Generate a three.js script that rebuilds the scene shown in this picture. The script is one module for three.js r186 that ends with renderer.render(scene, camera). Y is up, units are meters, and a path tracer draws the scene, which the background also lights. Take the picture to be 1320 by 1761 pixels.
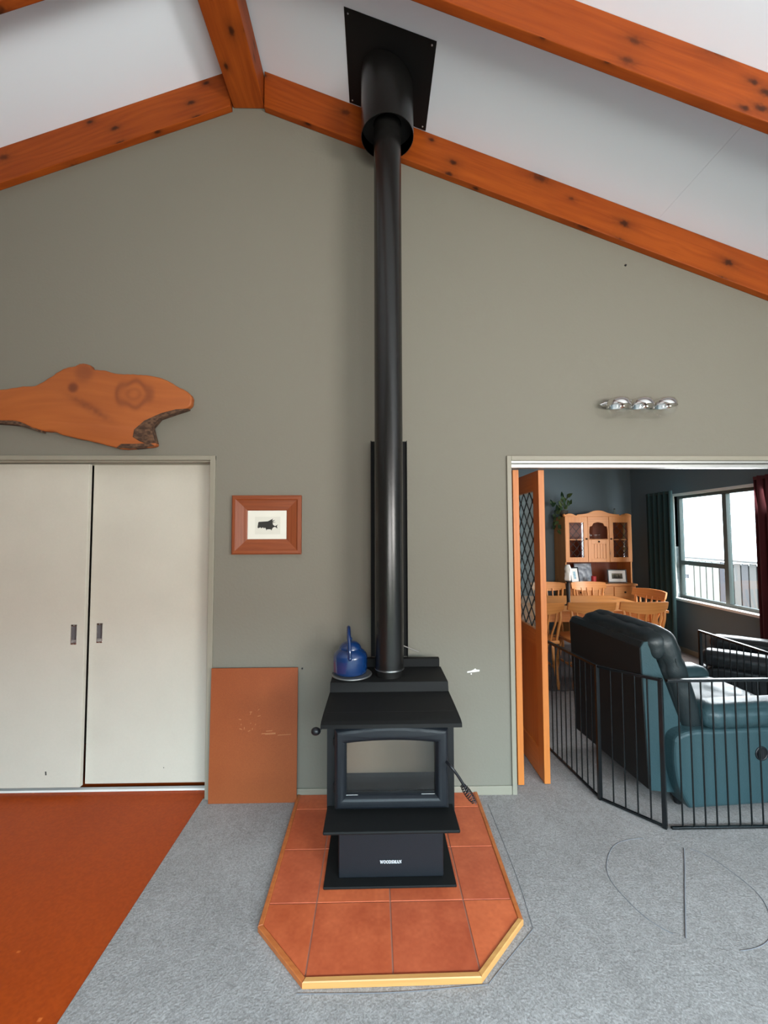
import * as THREE from 'three';
import { RoundedBoxGeometry } from 'three/addons/geometries/RoundedBoxGeometry.js';
import { mergeGeometries, mergeVertices, toCreasedNormals } from 'three/addons/utils/BufferGeometryUtils.js';
import { RectAreaLightUniformsLib } from 'three/addons/lights/RectAreaLightUniformsLib.js';
import { FontLoader } from 'three/addons/loaders/FontLoader.js';
import { TextGeometry } from 'three/addons/geometries/TextGeometry.js';

// ───────── camera, sky, daylight, exposure ─────────
const scene = new THREE.Scene();
const camera = new THREE.PerspectiveCamera(99.8, 1320 / 1761, 0.05, 200);
camera.position.set(0, 1.562, 2.649);
camera.rotation.set(0.0494, -0.0205, -0.0033, 'YXZ');
camera.updateMatrixWorld();

scene.background = new THREE.Color(0.76, 0.91, 1.0);          // even overcast
scene.backgroundIntensity = 8;

RectAreaLightUniformsLib.init();
function daylight(x, y, z, tx, ty, tz, w, h, color, intensity, name) {
  const l = new THREE.RectAreaLight(color, intensity, w, h);
  l.name = name; l.position.set(x, y, z); l.lookAt(tx, ty, tz); scene.add(l);
  return l;
}
// daylight of the glazing behind the camera: light off the ground outside goes up into the room, sky light comes down through the glass
daylight(3.0, 1.68, 4.50, 0.8, 4.2, 0, 1.5, 0.72, new THREE.Color(1.0, 0.96, 0.93), 58, 'glazed_door_daylight');
daylight(0.5, 1.5, 4.50, -0.8, 4.2, 0, 1.5, 1.0, new THREE.Color(1.0, 0.97, 0.96), 25, 'glazed_door_daylight_2');
daylight(1.0, 3.4, 7.6, 0.4, 0.4, 0, 13.0, 1.5, new THREE.Color(0.50, 0.83, 1.0), 56, 'sky_daylight');
daylight(4.0, 1.38, -2.15, 0, 1.0, -2.15, 1.8, 1.25, new THREE.Color(0.92, 0.97, 1.0), 15, 'dining_window_daylight');

const renderer = new THREE.WebGLRenderer({ antialias: true });
renderer.toneMapping = THREE.LinearToneMapping;
renderer.toneMappingExposure = 0.78;
renderer.shadowMap.enabled = true;

// ───────── helpers ─────────
const rng = (s) => () => { s = (s + 0x6d2b79f5) | 0; let t = Math.imul(s ^ (s >>> 15), 1 | s); t = (t + Math.imul(t ^ (t >>> 7), 61 | t)) ^ t; return ((t ^ (t >>> 14)) >>> 0) / 4294967296; };
const used = {};
const numbered = (n) => { if (!(n in used)) { used[n] = 0; return n; } used[n]++; return n + '_' + String(used[n]).padStart(3, '0'); };
const at = (g, x = 0, y = 0, z = 0, rx = 0, ry = 0, rz = 0) => g.applyMatrix4(new THREE.Matrix4().compose(new THREE.Vector3(x, y, z), new THREE.Quaternion().setFromEuler(new THREE.Euler(rx, ry, rz)), new THREE.Vector3(1, 1, 1)));
// uv in metres by the dominant axis of each face; grain = axis along which u runs
function uvBox(g, grain = 'x') {
  g = g.index ? g.toNonIndexed() : g;
  const p = g.attributes.position, uv = new Float32Array(p.count * 2), a = new THREE.Vector3(), b = new THREE.Vector3(), c = new THREE.Vector3(), gi = 'xyz'.indexOf(grain);
  for (let i = 0; i < p.count; i += 3) {
    a.fromBufferAttribute(p, i); b.fromBufferAttribute(p, i + 1); c.fromBufferAttribute(p, i + 2);
    const n = b.clone().sub(a).cross(c.clone().sub(a)), m = [Math.abs(n.x), Math.abs(n.y), Math.abs(n.z)], k = m.indexOf(Math.max(...m));
    let ax = [0, 1, 2].filter((j) => j !== k);
    if (ax[1] === gi) ax = [ax[1], ax[0]];
    [a, b, c].forEach((v, j) => { const w = [v.x, v.y, v.z]; uv[(i + j) * 2] = w[ax[0]] + k * 0.37; uv[(i + j) * 2 + 1] = w[ax[1]] + k * 0.53; });
  }
  g.setAttribute('uv', new THREE.BufferAttribute(uv, 2));
  return g;
}
function clean(g) {
  if (g.index) g = g.toNonIndexed();
  for (const k of Object.keys(g.attributes)) if (!['position', 'normal', 'uv'].includes(k)) g.deleteAttribute(k);
  if (!g.attributes.normal) g.computeVertexNormals();
  if (!g.attributes.uv) g.setAttribute('uv', new THREE.BufferAttribute(new Float32Array(g.attributes.position.count * 2), 2));
  g.morphAttributes = {};
  return g;
}
const join = (gs) => { gs = [].concat(gs).map(clean); return gs.length === 1 ? gs[0] : mergeGeometries(gs, false); };
const box = (w, h, d, x = 0, y = 0, z = 0, r = 0, grain = 'x') => at(uvBox(r ? new RoundedBoxGeometry(w, h, d, 1, Math.min(r, w / 2.01, h / 2.01, d / 2.01)) : new THREE.BoxGeometry(w, h, d), grain), x, y, z);
// box from its limits
const slab = (x0, x1, y0, y1, z0, z1, r = 0, grain = 'x') => box(x1 - x0, y1 - y0, z1 - z0, (x0 + x1) / 2, (y0 + y1) / 2, (z0 + z1) / 2, r, grain);
const cyl = (r, h, x = 0, y = 0, z = 0, seg = 24, r2 = r, open = false) => at(new THREE.CylinderGeometry(r2, r, h, seg, 1, open), x, y, z);
const ball = (r, x, y, z, s = 16) => at(new THREE.SphereGeometry(r, s, Math.round(s * 0.7)), x, y, z);
const V = (a) => new THREE.Vector3(...a);
const tube = (pts, r, seg = 24, rs = 8, closed = false, tension = 0.5) => clean(new THREE.TubeGeometry(new THREE.CatmullRomCurve3(pts.map(V), closed, 'catmullrom', tension), seg, r, rs, closed));
const bar = (a, b, r, rs = 8) => { const A = V(a), B = V(b), d = B.clone().sub(A), g = new THREE.CylinderGeometry(r, r, d.length(), rs); g.applyQuaternion(new THREE.Quaternion().setFromUnitVectors(new THREE.Vector3(0, 1, 0), d.normalize())); const m = A.add(B).multiplyScalar(0.5); return g.translate(m.x, m.y, m.z); };
const lathe = (pts, seg = 32) => new THREE.LatheGeometry(pts.map(([x, y]) => new THREE.Vector2(x, y)), seg);
const shapeOf = (pts) => { const s = new THREE.Shape(); pts.forEach(([x, y], i) => (i ? s.lineTo(x, y) : s.moveTo(x, y))); s.closePath(); return s; };
const pathOf = (pts) => { const s = new THREE.Path(); pts.forEach(([x, y], i) => (i ? s.lineTo(x, y) : s.moveTo(x, y))); s.closePath(); return s; };
function extrude(shape, depth, bevel = 0, seg = 1, curve = 8) {
  return new THREE.ExtrudeGeometry(shape, { depth: depth - 2 * bevel, bevelEnabled: bevel > 0, bevelThickness: bevel, bevelSize: bevel, bevelOffset: -bevel, bevelSegments: seg, curveSegments: curve }).translate(0, 0, bevel);
}
// soft padded block: rounded box with bulging faces and creases
function pillow(w, h, d, r, n = 10, bulge = 0.01, crease = 0, freq = 20, seed = 1) {
  let g = new THREE.BoxGeometry(w, h, d, n, n, n); g.deleteAttribute('uv'); g.deleteAttribute('normal'); g = mergeVertices(g, 1e-5);
  const p = g.attributes.position, hs = [w / 2, h / 2, d / 2], v = new THREE.Vector3(), c = new THREE.Vector3();
  for (let i = 0; i < p.count; i++) {
    v.fromBufferAttribute(p, i);
    c.set(...[v.x, v.y, v.z].map((q, k) => Math.max(-hs[k] + r, Math.min(hs[k] - r, q))));
    const dir = v.clone().sub(c).normalize(), u = [v.x / hs[0], v.y / hs[1], v.z / hs[2]];
    const e = [0, 1, 2].map((k) => 1 - u[k] * u[k]), a = [Math.abs(dir.x), Math.abs(dir.y), Math.abs(dir.z)];
    let b = bulge * (a[0] * e[1] * e[2] + a[1] * e[0] * e[2] + a[2] * e[0] * e[1]);
    if (crease) b += crease * (noise3(v.x * freq + seed * 7.1, v.y * freq, v.z * freq) - 0.5);
    c.addScaledVector(dir, r + b); p.setXYZ(i, c.x, c.y, c.z);
  }
  g.computeVertexNormals();
  return uvSoft(g);
}
const uvSoft = (g) => { const p = g.attributes.position, uv = new Float32Array(p.count * 2); for (let i = 0; i < p.count; i++) { uv[i * 2] = p.getX(i) + p.getZ(i); uv[i * 2 + 1] = p.getY(i) + p.getZ(i) * 0.5; } g.setAttribute('uv', new THREE.BufferAttribute(uv, 2)); return g; };

const bases = new Map();
function thing(name, label, category, [x, y, z] = [0, 0, 0], turn = 0, group) {
  const o = new THREE.Group(); o.name = numbered(name); scene.add(o);
  o.position.set(x, y, z); o.rotation.y = turn; o.userData = { label, category };
  if (group) o.userData.group = group;
  return o;
}
function part(parent, name, geos, mat, label) {                      // geometry in the thing's own axes
  const m = new THREE.Mesh(join(geos), mat); m.name = name; m.castShadow = m.receiveShadow = true; parent.add(m);
  if (label) m.userData.label = label;
  return m;
}
function rootOf(o) { while (o.parent && o.parent !== scene) o = o.parent; return o; }
function partW(parent, name, geos, mat, label) {                     // geometry in the room's axes, for things that are not turned
  const b = rootOf(parent).position;
  return part(parent, name, join(geos).translate(-b.x, -b.y, -b.z), mat, label);
}
function copy(root, [x, y, z], turn, label, group) {
  const r = root.clone(); r.name = numbered(root.name); r.userData = { ...root.userData, label }; if (group) r.userData.group = group;
  r.position.set(x, y, z); r.rotation.y = turn; scene.add(r); return r;
}
function struct(name, geos, mat) { const m = part(scene, name, geos, mat); m.userData.kind = 'structure'; return m; }
function structGroup(name) { const g = new THREE.Group(); g.name = name; g.userData.kind = 'structure'; scene.add(g); return g; }

// ───────── noise and textures ─────────
const hash = (x, y, z) => { let h = Math.imul(x | 0, 374761393) ^ Math.imul(y | 0, 668265263) ^ Math.imul(z | 0, 1274126177); h = Math.imul(h ^ (h >>> 13), 1274126177); return ((h ^ (h >>> 16)) >>> 0) / 4294967296; };
const sm = (t) => t * t * (3 - 2 * t), mix = (a, b, t) => a + (b - a) * t;
function noise3(x, y, z = 0) {
  const X = Math.floor(x), Y = Math.floor(y), Z = Math.floor(z), u = sm(x - X), v = sm(y - Y), w = sm(z - Z);
  const l = (k) => mix(mix(hash(X, Y, Z + k), hash(X + 1, Y, Z + k), u), mix(hash(X, Y + 1, Z + k), hash(X + 1, Y + 1, Z + k), u), v);
  return mix(l(0), l(1), w);
}
const fbm = (x, y, z = 0, o = 4) => { let s = 0, a = 0.5, t = 0; for (let i = 0; i < o; i++) { s += a * noise3(x, y, z + i * 9.7); t += a; a *= 0.5; x *= 2.03; y *= 2.03; } return s / t; };
function tex(w, h, sx, sy, f, srgb = true, mirror = true) {            // f(x metres, y metres) -> [r, g, b] 0..255
  const d = new Uint8Array(w * h * 4);
  for (let j = 0; j < h; j++) for (let i = 0; i < w; i++) {
    const c = f((i / w) * sx, (j / h) * sy), o = (j * w + i) * 4;
    for (let k = 0; k < 3; k++) d[o + k] = Math.max(0, Math.min(255, c[k])); d[o + 3] = 255;
  }
  const t = new THREE.DataTexture(d, w, h); t.magFilter = t.minFilter = THREE.LinearFilter;
  t.wrapS = t.wrapT = mirror ? THREE.MirroredRepeatWrapping : THREE.RepeatWrapping; t.repeat.set(1 / sx, 1 / sy);
  if (srgb) t.colorSpace = THREE.SRGBColorSpace; t.needsUpdate = true; return t;
}
const mixc = (a, b, t) => a.map((x, i) => mix(x, b[i], t));
// long-grained timber with knots
function wood(sx, sy, w, h, light, dark, seed, knots = [], ring = 26, contrast = 1) {
  return tex(w, h, sx, sy, (x, y) => {
    let yy = y, kn = 0;
    for (const [kx, ky, kr, ks] of knots) { const dx = (x - kx) / 2.2, dy = y - ky, q = Math.hypot(dx, dy) / kr; yy += Math.sign(dy || 1) * kr * 0.8 * Math.exp(-q * q * 0.35); const e = Math.hypot((x - kx) / 1.8, dy) / kr + (fbm(x * 70, y * 70, 4, 2) - 0.5) * 0.7; kn = Math.max(kn, (ks ?? 1) * (0.62 * Math.exp(-Math.pow(Math.max(0, e), 3) * 1.8) + 0.28 * Math.exp(-e * e * 0.22))); }
    const r = Math.sin((yy * ring + fbm(x * 0.9 + seed, yy * 5, seed) * 6) * 6.283) * 0.5 + 0.5, f = fbm(x * 6 + seed, yy * 150, seed + 3, 3), b = fbm(x * 1.5, yy * 9, seed + 8, 3);
    let t = Math.min(1, Math.max(0, (0.2 * r + 0.36 * f + 0.6 * b - 0.08) * contrast));
    return mixc(mixc(light, dark, t), dark.map((q) => q * 0.42), Math.min(0.9, kn));
  });
}
const M = (o) => new THREE.MeshStandardMaterial(o), P = (o) => new THREE.MeshPhysicalMaterial(o);
const speck = (x, y, s, a) => (hash(Math.floor(x * s), Math.floor(y * s), 5) - 0.5) * a;

const plasterBump = tex(256, 256, 0.5, 0.5, (x, y) => { const v = 255 * fbm(x * 90, y * 90, 2, 3); return [v, v, v]; }, false);
const mWall = M({ color: 0x7d786c, roughness: 0.75, bumpMap: plasterBump, bumpScale: 0.0006 });
const mWallDining = M({ color: 0x667379, roughness: 0.8, bumpMap: plasterBump, bumpScale: 0.0006 });
const mCeil = M({ color: 0xe9eff8, roughness: 0.9 });
const mTrim = M({ color: 0x938d7e, roughness: 0.5 });
const mDoor = M({ color: 0xd6d0c2, roughness: 0.55, map: tex(256, 256, 1.6, 1.6, (x, y) => { const n = fbm(x * 5, y * 5, 4, 4) * 12 + speck(x, y, 160, 3); return [243 + n - 6, 243 + n - 6, 243 + n - 6]; }) });
const pine = wood(3.2, 0.3, 1024, 192, [174, 85, 23], [128, 51, 11], 3, [[0.35, 0.06, 0.022], [0.95, 0.15, 0.03, 0.8], [1.5, 0.04, 0.016], [1.9, 0.21, 0.028], [2.25, 0.1, 0.02, 0.7], [2.7, 0.25, 0.026], [2.95, 0.05, 0.014], [0.6, 0.25, 0.018, 0.8], [0.15, 0.18, 0.012], [0.72, 0.09, 0.012, 0.7], [1.15, 0.235, 0.014], [1.22, 0.26, 0.02], [1.68, 0.13, 0.011], [2.05, 0.04, 0.013, 0.8], [2.45, 0.19, 0.016], [2.52, 0.22, 0.012], [2.82, 0.14, 0.012], [3.1, 0.21, 0.015]], 18);
const mBeam = P({ map: pine, roughness: 0.55, specularIntensity: 0.4 });
const mDoorWood = M({ map: wood(2.2, 0.5, 512, 256, [214, 132, 62], [178, 94, 38], 11, [], 22, 0.8), roughness: 0.45 });
const mPine = M({ map: wood(1.6, 0.4, 512, 256, [222, 150, 84], [188, 112, 54], 21, [[0.5, 0.1, 0.012], [1.2, 0.3, 0.014]], 24, 0.9), roughness: 0.42 });
const mTrimPine = M({ map: wood(1.2, 0.2, 256, 128, [210, 156, 94], [180, 122, 66], 31, [], 30), roughness: 0.5 });
const mTrimStain = M({ map: wood(1.2, 0.2, 256, 128, [196, 112, 58], [158, 78, 34], 33, [], 30), roughness: 0.5 });
const carpetT = tex(1024, 1024, 2.4, 2.4, (x, y) => {
  const n = fbm(x * 4, y * 4, 1, 4) * 18 - 9 + (fbm(x * 30, y * 30, 2, 3) - 0.5) * 14 + (noise3(x * 210, y * 210, 6) - 0.5) * 26 + (hash(Math.floor(x * 426), Math.floor(y * 426), 3) - 0.5) * 30;
  return [143 + n, 136 + n, 133 + n];
});
const carpetB = tex(1024, 1024, 2.4, 2.4, (x, y) => { const v = 255 * (0.7 * noise3(x * 210, y * 210, 6) + 0.3 * fbm(x * 45, y * 45, 2, 3)); return [v, v, v]; }, false);
const mCarpet = M({ map: carpetT, roughness: 1, bumpMap: carpetB, bumpScale: 0.0016 });
const mCarpetSeam = M({ color: 0x6f6d71, roughness: 1 });
const mVinyl = P({ roughness: 0.5, specularIntensity: 0.45, map: tex(512, 512, 1.6, 1.6, (x, y) => { const n = (fbm(x * 3, y * 3, 3, 4) - 0.5) * 18 + (fbm(x * 110, y * 110, 8, 2) - 0.5) * 22, s = hash(Math.floor(x * 90), Math.floor(y * 90), 77) > 0.9995 ? 36 : 0; return [160 + n + s, 60 + n * 0.6 + s, 5 + n * 0.2 + s]; }) });
const tileMaps = [0, 1, 2].map((k) => tex(192, 192, 0.4, 0.4, (x, y) => { const n = (fbm(x * 9 + k * 5, y * 9, k, 4) - 0.5) * 46 + (fbm(x * 80, y * 80, k + 4, 2) - 0.5) * 16; return [190 - k * 5 + n, 90 - k * 3 + n * 0.8, 52 + n * 0.6]; }));
const mTiles = tileMaps.map((map) => M({ map, roughness: 0.48 }));
const mGrout = M({ color: 0x9c6a58, roughness: 0.95 });
const steelB = tex(128, 128, 0.06, 0.06, (x, y) => { const v = 255 * fbm(x * 900, y * 900, 3, 2); return [v, v, v]; }, false);
const mSteel = P({ color: 0x121315, roughness: 0.5, specularIntensity: 0.7, bumpMap: steelB, bumpScale: 0.00025 });
const mSteelMatt = P({ color: 0x0f0f0f, roughness: 0.68, specularIntensity: 0.55, bumpMap: steelB, bumpScale: 0.0003 });
const mFlue = M({ color: 0x181716, roughness: 0.27, bumpMap: steelB, bumpScale: 0.0001 });
const mCast = P({ color: 0x11151b, roughness: 0.5, specularIntensity: 0.8, bumpMap: steelB, bumpScale: 0.0003 });
const mChrome = M({ color: 0xe2dfdc, roughness: 0.16, metalness: 1 });
const mSilver = M({ color: 0xc4c4c6, roughness: 0.35, metalness: 1 });
const mBrick = M({ color: 0x7a6856, roughness: 0.95 });
const mAsh = M({ color: 0x262627, roughness: 1 });
const mGlass = P({ color: 0xffffff, roughness: 0.02, transmission: 1, thickness: 0, ior: 1.5 });
const mGlassTex = P({ color: 0xe8f0ee, roughness: 0.25, transmission: 1, thickness: 0, ior: 1.5 });
const mKettle = P({ color: 0x0d2e5c, roughness: 0.24, clearcoat: 0.8, clearcoatRoughness: 0.08 });
const mKettleDark = P({ color: 0x0b2752, roughness: 0.25, clearcoat: 0.6 });
const mTrivet = M({ color: 0x8d8d8c, roughness: 0.4, metalness: 0.8 });
const mHard = M({ roughness: 0.6, map: tex(256, 256, 0.8, 0.8, (x, y) => { const n = (fbm(x * 6, y * 6, 9, 4) - 0.5) * 16 + speck(x, y, 300, 10); return [146 + n, 72 + n * 0.8, 30 + n * 0.6]; }) });
const mScratch = M({ color: 0xc58a5e, roughness: 0.8 });
const mFrameRed = M({ map: wood(0.8, 0.2, 256, 128, [158, 84, 44], [112, 50, 24], 41, [], 40, 0.9), roughness: 0.42 });
const mMat = M({ color: 0xe8e6da, roughness: 0.9 });
const mPaper = M({ color: 0xdedcd0, roughness: 0.95 });
const mInk = M({ color: 0x33312e, roughness: 0.9 });
const leatherB = tex(256, 256, 0.2, 0.2, (x, y) => { const v = 255 * (0.6 * fbm(x * 160, y * 160, 3, 3) + 0.4 * fbm(x * 40, y * 40, 7, 2)); return [v, v, v]; }, false);
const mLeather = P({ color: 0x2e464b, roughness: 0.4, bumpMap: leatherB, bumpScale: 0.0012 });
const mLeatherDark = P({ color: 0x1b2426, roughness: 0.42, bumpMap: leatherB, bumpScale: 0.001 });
const mLeatherBlack = P({ color: 0x1b1d1f, roughness: 0.36, bumpMap: leatherB, bumpScale: 0.001 });
const mRear = M({ color: 0x131414, roughness: 0.7 });
const mFence = M({ color: 0x0e1113, roughness: 0.24 });
const mAlu = M({ color: 0xc9c9c6, roughness: 0.4, metalness: 0.6 });
const mWinFrame = M({ color: 0x5d635f, roughness: 0.5 });
const mSill = M({ color: 0xe9e6e0, roughness: 0.5 });
const mCurtain = P({ color: 0x1e3a3c, roughness: 0.95, transmission: 0.12, thickness: 0 });
const mCurtainRed = P({ color: 0x5a1f24, roughness: 0.95, transmission: 0.1, thickness: 0 });
const mLead = M({ color: 0x2d2e2e, roughness: 0.6, metalness: 0.4 });
const mBlack = M({ color: 0x16161a, roughness: 0.4 });
const mDark = M({ color: 0x2a1a12, roughness: 0.8 });
const mWhite = M({ color: 0xf2efe8, roughness: 0.6 });

// ───────── the room ─────────
const S = 0.377, RX = -0.80, APEX = 4.53, DROP = 0.235;             // roof pitch, ridge, ceiling apex, rafter depth
const XL = -4.6, XR = 4.03, ZB = 4.6, ZD = -4.05;                   // room limits
const ceilY = (x) => APEX - S * Math.abs(x - RX);
const gable = (x0 = XL, x1 = XR) => [[x0, 0], [x1, 0], [x1, ceilY(x1)], [RX, APEX], [x0, ceilY(x0)]];
const OPX0 = 0.842, OPX1 = 3.45, OPY = 2.012, CLX0 = -2.56, CLX1 = -1.005, CLY = 2.015;
{
  const s = shapeOf([[XL, 0], [CLX0, 0], [CLX0, CLY], [CLX1, CLY], [CLX1, 0], [OPX0, 0], [OPX0, OPY], [OPX1, OPY], [OPX1, 0], [XR, 0], [XR, ceilY(XR)], [RX, APEX], [XL, ceilY(XL)]]);
  struct('wall_gable', uvBox(extrude(s, 0.11).translate(0, 0, -0.11)), mWall);
  const d = shapeOf([[0.32, 0], [XR, 0], [XR, ceilY(XR)], [0.32, ceilY(0.32)]]);
  struct('wall_dining_back', uvBox(extrude(d, 0.1).translate(0, 0, ZD - 0.1)), mWallDining);
  struct('wall_dining_left', slab(0.22, 0.32, 0, ceilY(0.32), ZD, -0.115), mWallDining);
  struct('wall_left', slab(XL - 0.1, XL, 0, ceilY(XL), -0.115, ZB), mWall);
  struct('wall_closet', [slab(CLX0 - 0.2, CLX1 + 0.2, 0, 2.3, -0.75, -0.7), slab(CLX0 - 0.2, CLX0 - 0.15, 0, 2.3, -0.7, -0.115), slab(CLX1 + 0.15, CLX1 + 0.2, 0, 2.3, -0.7, -0.115), slab(CLX0 - 0.2, CLX1 + 0.2, 2.25, 2.3, -0.7, -0.115)], mWall);
  const b = shapeOf(gable());
  b.holes.push(pathOf([[-1.4, 0.08], [3.85, 0.08], [3.85, 2.1], [-1.4, 2.1]]));
  struct('wall_back', uvBox(extrude(b, 0.12).translate(0, 0, ZB)), mWall);
  const r = shapeOf([[-ZB, 0], [-ZD, 0], [-ZD, ceilY(XR)], [-ZB, ceilY(XR)]]);  // drawn in (-z, y)
  r.holes.push(pathOf([[-4.3, 0.85], [-2.9, 0.85], [-2.9, 2.1], [-4.3, 2.1]]), pathOf([[1.20, 0.70], [3.07, 0.70], [3.07, 2.045], [1.20, 2.045]]));
  struct('wall_right', uvBox(extrude(r, 0.12).applyMatrix4(new THREE.Matrix4().set(0, 0, 1, XR, 0, 1, 0, 0, -1, 0, 0, 0, 0, 0, 0, 1))), mWallDining);
}
// ceiling: lining sheets with an open hairline joint, on a backing
{
  const c = structGroup('ceiling'), L = 4.72;
  const sheet = (x0, x1, z0, z1, lift, th) => { const y0 = ceilY(x0) + lift, y1 = ceilY(x1) + lift; return uvBox(extrude(shapeOf([[x0, y0], [x1, y1], [x1, y1 + th], [x0, y0 + th]]), z1 - z0).translate(0, 0, z0)); };
  for (const [x0, x1] of [[XL - 0.1, RX], [RX, 1.7994], [1.8006, XR + 0.12]]) for (const [z0, z1] of [[-4.15, -0.112], [0.0, L]]) part(c, 'ceiling_panel', sheet(x0, x1, z0, z1, 0, 0.012), mCeil);
  part(c, 'roof_backing', [sheet(XL - 0.4, RX, -4.4, 5.3, 0.0125, 0.08), sheet(RX, XR + 0.5, -4.4, 5.3, 0.0125, 0.08)], mCeil);
}
// floor
{
  const f = structGroup('floor');
  const cp = new THREE.Shape(); [[-1.02, 0.0], [XR, 0.0], [XR, ZB], [-1.02, ZB]].forEach(([x, z], i) => (i ? cp.lineTo(x, -z) : cp.moveTo(x, -z)));
  const flat = (x0, x1, z0, z1, y0, y1) => slab(x0, x1, y0, y1, z0, z1);
  part(f, 'carpet', [flat(-1.02, XR, -0.0, ZB, -0.03, 0), flat(OPX0 - 0.03, OPX1 + 0.03, -0.12, 0, -0.03, 0), flat(0.3, XR, ZD, -0.12, -0.03, 0)], mCarpet, 'grey speckled carpet');
  part(f, 'vinyl', [flat(XL, -1.021, -0.75, ZB, -0.03, -0.004)], mVinyl, 'orange brown sheet vinyl');
  part(f, 'subfloor', flat(XL - 0.2, XR + 0.2, ZD - 0.2, ZB + 0.2, -0.12, -0.031), mDark);
  // worn creases in the pile: a round outline with a line across it, and an outline round the hearth
  const arcOf = (a0, a1, n = 26) => Array.from({ length: n + 1 }, (_, i) => { const a = (a0 + (a1 - a0) * i / n) * Math.PI / 180; return [1.352 + 0.297 * Math.cos(a) + 0.004 * Math.sin(a * 7), 0.0004, 0.69 + 0.297 * Math.sin(a)]; });
  const rA = arcOf(131, 272), rB = arcOf(-48, 88);
  part(f, 'carpet_crease', [tube(rA, 0.0019, 60, 5), tube(rB, 0.0019, 70, 5), tube([[1.522, 0.001, 0.468], [1.43, 0.001, 0.6], [1.35, 0.001, 0.71], [1.19, 0.001, 0.935]], 0.003, 30, 5)], mCarpetSeam, 'round crease pressed into the carpet with a line across');
  part(f, 'carpet_crease', [tube([[-0.27, 0.001, 1.1], [0.06, 0.001, 1.103], [0.385, 0.001, 1.085]], 0.0016, 30, 5), tube([[0.39, 0.001, 1.083], [0.5, 0.001, 0.985], [0.62, 0.001, 0.88]], 0.0016, 20, 5), tube([[0.62, 0.001, 0.876], [0.64, 0.001, 0.6], [0.645, 0.001, 0.1]], 0.0013, 30, 5)], mCarpetSeam, 'crease in the carpet round the hearth');
}
// rafters and ridge
function rafter(x0, x1, z0, z1, label, group) {
  const side = x0 >= RX ? -1 : 1, xa = Math.min(x0, x1), xb = Math.max(x0, x1), mx = (xa + xb) / 2, my = ceilY(mx) - DROP / 2, c = Math.atan(S) * side, len = (xb - xa) / Math.cos(c), h = DROP * Math.cos(c) - 0.001, k = Math.tan(c) * h / 2;
  const o = thing('rafter', label, 'beam', [mx, my, (z0 + z1) / 2], 0, group);
  const s = shapeOf([[-len / 2 - k, -h / 2], [len / 2 - k, -h / 2], [len / 2 + k, h / 2], [-len / 2 + k, h / 2]]);
  const g = uvBox(extrude(s, z1 - z0, 0.004, 2).translate(0, 0, -(z1 - z0) / 2), 'x');
  const uv = g.attributes.uv; for (let i = 0; i < uv.count; i++) uv.setXY(i, uv.getX(i) + z0 * 1.7 + side, uv.getY(i) + z0 * 0.31 + 0.2);
  part(o, 'timber', at(g, 0, 0, 0, 0, 0, c), mBeam);
}
rafter(XL, -0.905, 0.001, 0.045, 'orange pine rafter fixed along the wall, left of the ridge beam');
rafter(-0.695, XR, 0.001, 0.045, 'orange pine rafter fixed along the wall, passing behind the flue');
rafter(XL, -0.905, 0.745, 0.79, 'free orange pine rafter away from the wall, in the top left corner');
rafter(-0.695, XR, 0.845, 0.89, 'free orange pine rafter with dark knots, away from the wall at top right');
{
  const o = thing('ridge_beam', 'thick orange pine beam running along the peak of the ceiling towards the wall', 'beam', [RX, 4.28, 2.3]);
  const g = uvBox(new RoundedBoxGeometry(0.2, 0.2, 4.6, 2, 0.006), 'z');
  part(o, 'timber', at(g, 0, 0.1, 0.002), mBeam);
}

// ───────── trim: door casings, skirting, headers ─────────
struct('trim_1', [slab(-1.0075, -0.975, 0, 2.04, -0.115, 0.014, 0.003, 'y'), slab(-2.6, -0.975, 2.0125, 2.041, -0.113, 0.0135, 0.003), slab(-2.557, -1.008, 1.996, 2.0125, -0.112, -0.100, 0.002), slab(-2.557, -1.008, 2.003, 2.0125, -0.05, -0.008, 0.002), slab(-2.59, -2.557, 0, 2.0125, -0.115, 0.014, 0.003, 'y')], mTrim);
struct('trim_2', [slab(0.816, 0.8445, 0, 2.04, -0.115, 0.014, 0.003, 'y'), slab(0.8445, 3.48, 2.0105, 2.04, -0.115, 0.0135, 0.003), slab(3.4475, 3.478, 0, 2.0105, -0.115, 0.014, 0.003, 'y')], mTrim);
struct('baseboard_1', [slab(-0.974, 0.815, 0.0, 0.052, 0.0005, 0.012, 0.003)], mTrim);
struct('baseboard_2', [slab(3.48, XR, 0, 0.052, 0.0005, 0.012, 0.003), slab(0.33, XR, 0, 0.06, ZD, ZD + 0.012, 0.003), slab(XR - 0.012, XR, 0, 0.06, ZD + 0.012, -0.12, 0.003)], mTrim);
{
  const o = thing('sliding_track', 'pale metal track under the head of the wide opening', 'track', [2.14, 1.972, -0.05]);
  partW(o, 'rail', [slab(0.846, 3.446, 1.972, 1.992, -0.085, -0.03, 0.002), slab(0.846, 3.446, 1.992, 2.01, -0.105, -0.088), slab(0.846, 3.446, 1.998, 2.01, -0.012, -0.006)], mAlu);
}
struct('threshold_1', [slab(-2.56, -1.006, -0.003, 0.010, -0.118, -0.088, 0.002)], mSill);

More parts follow.
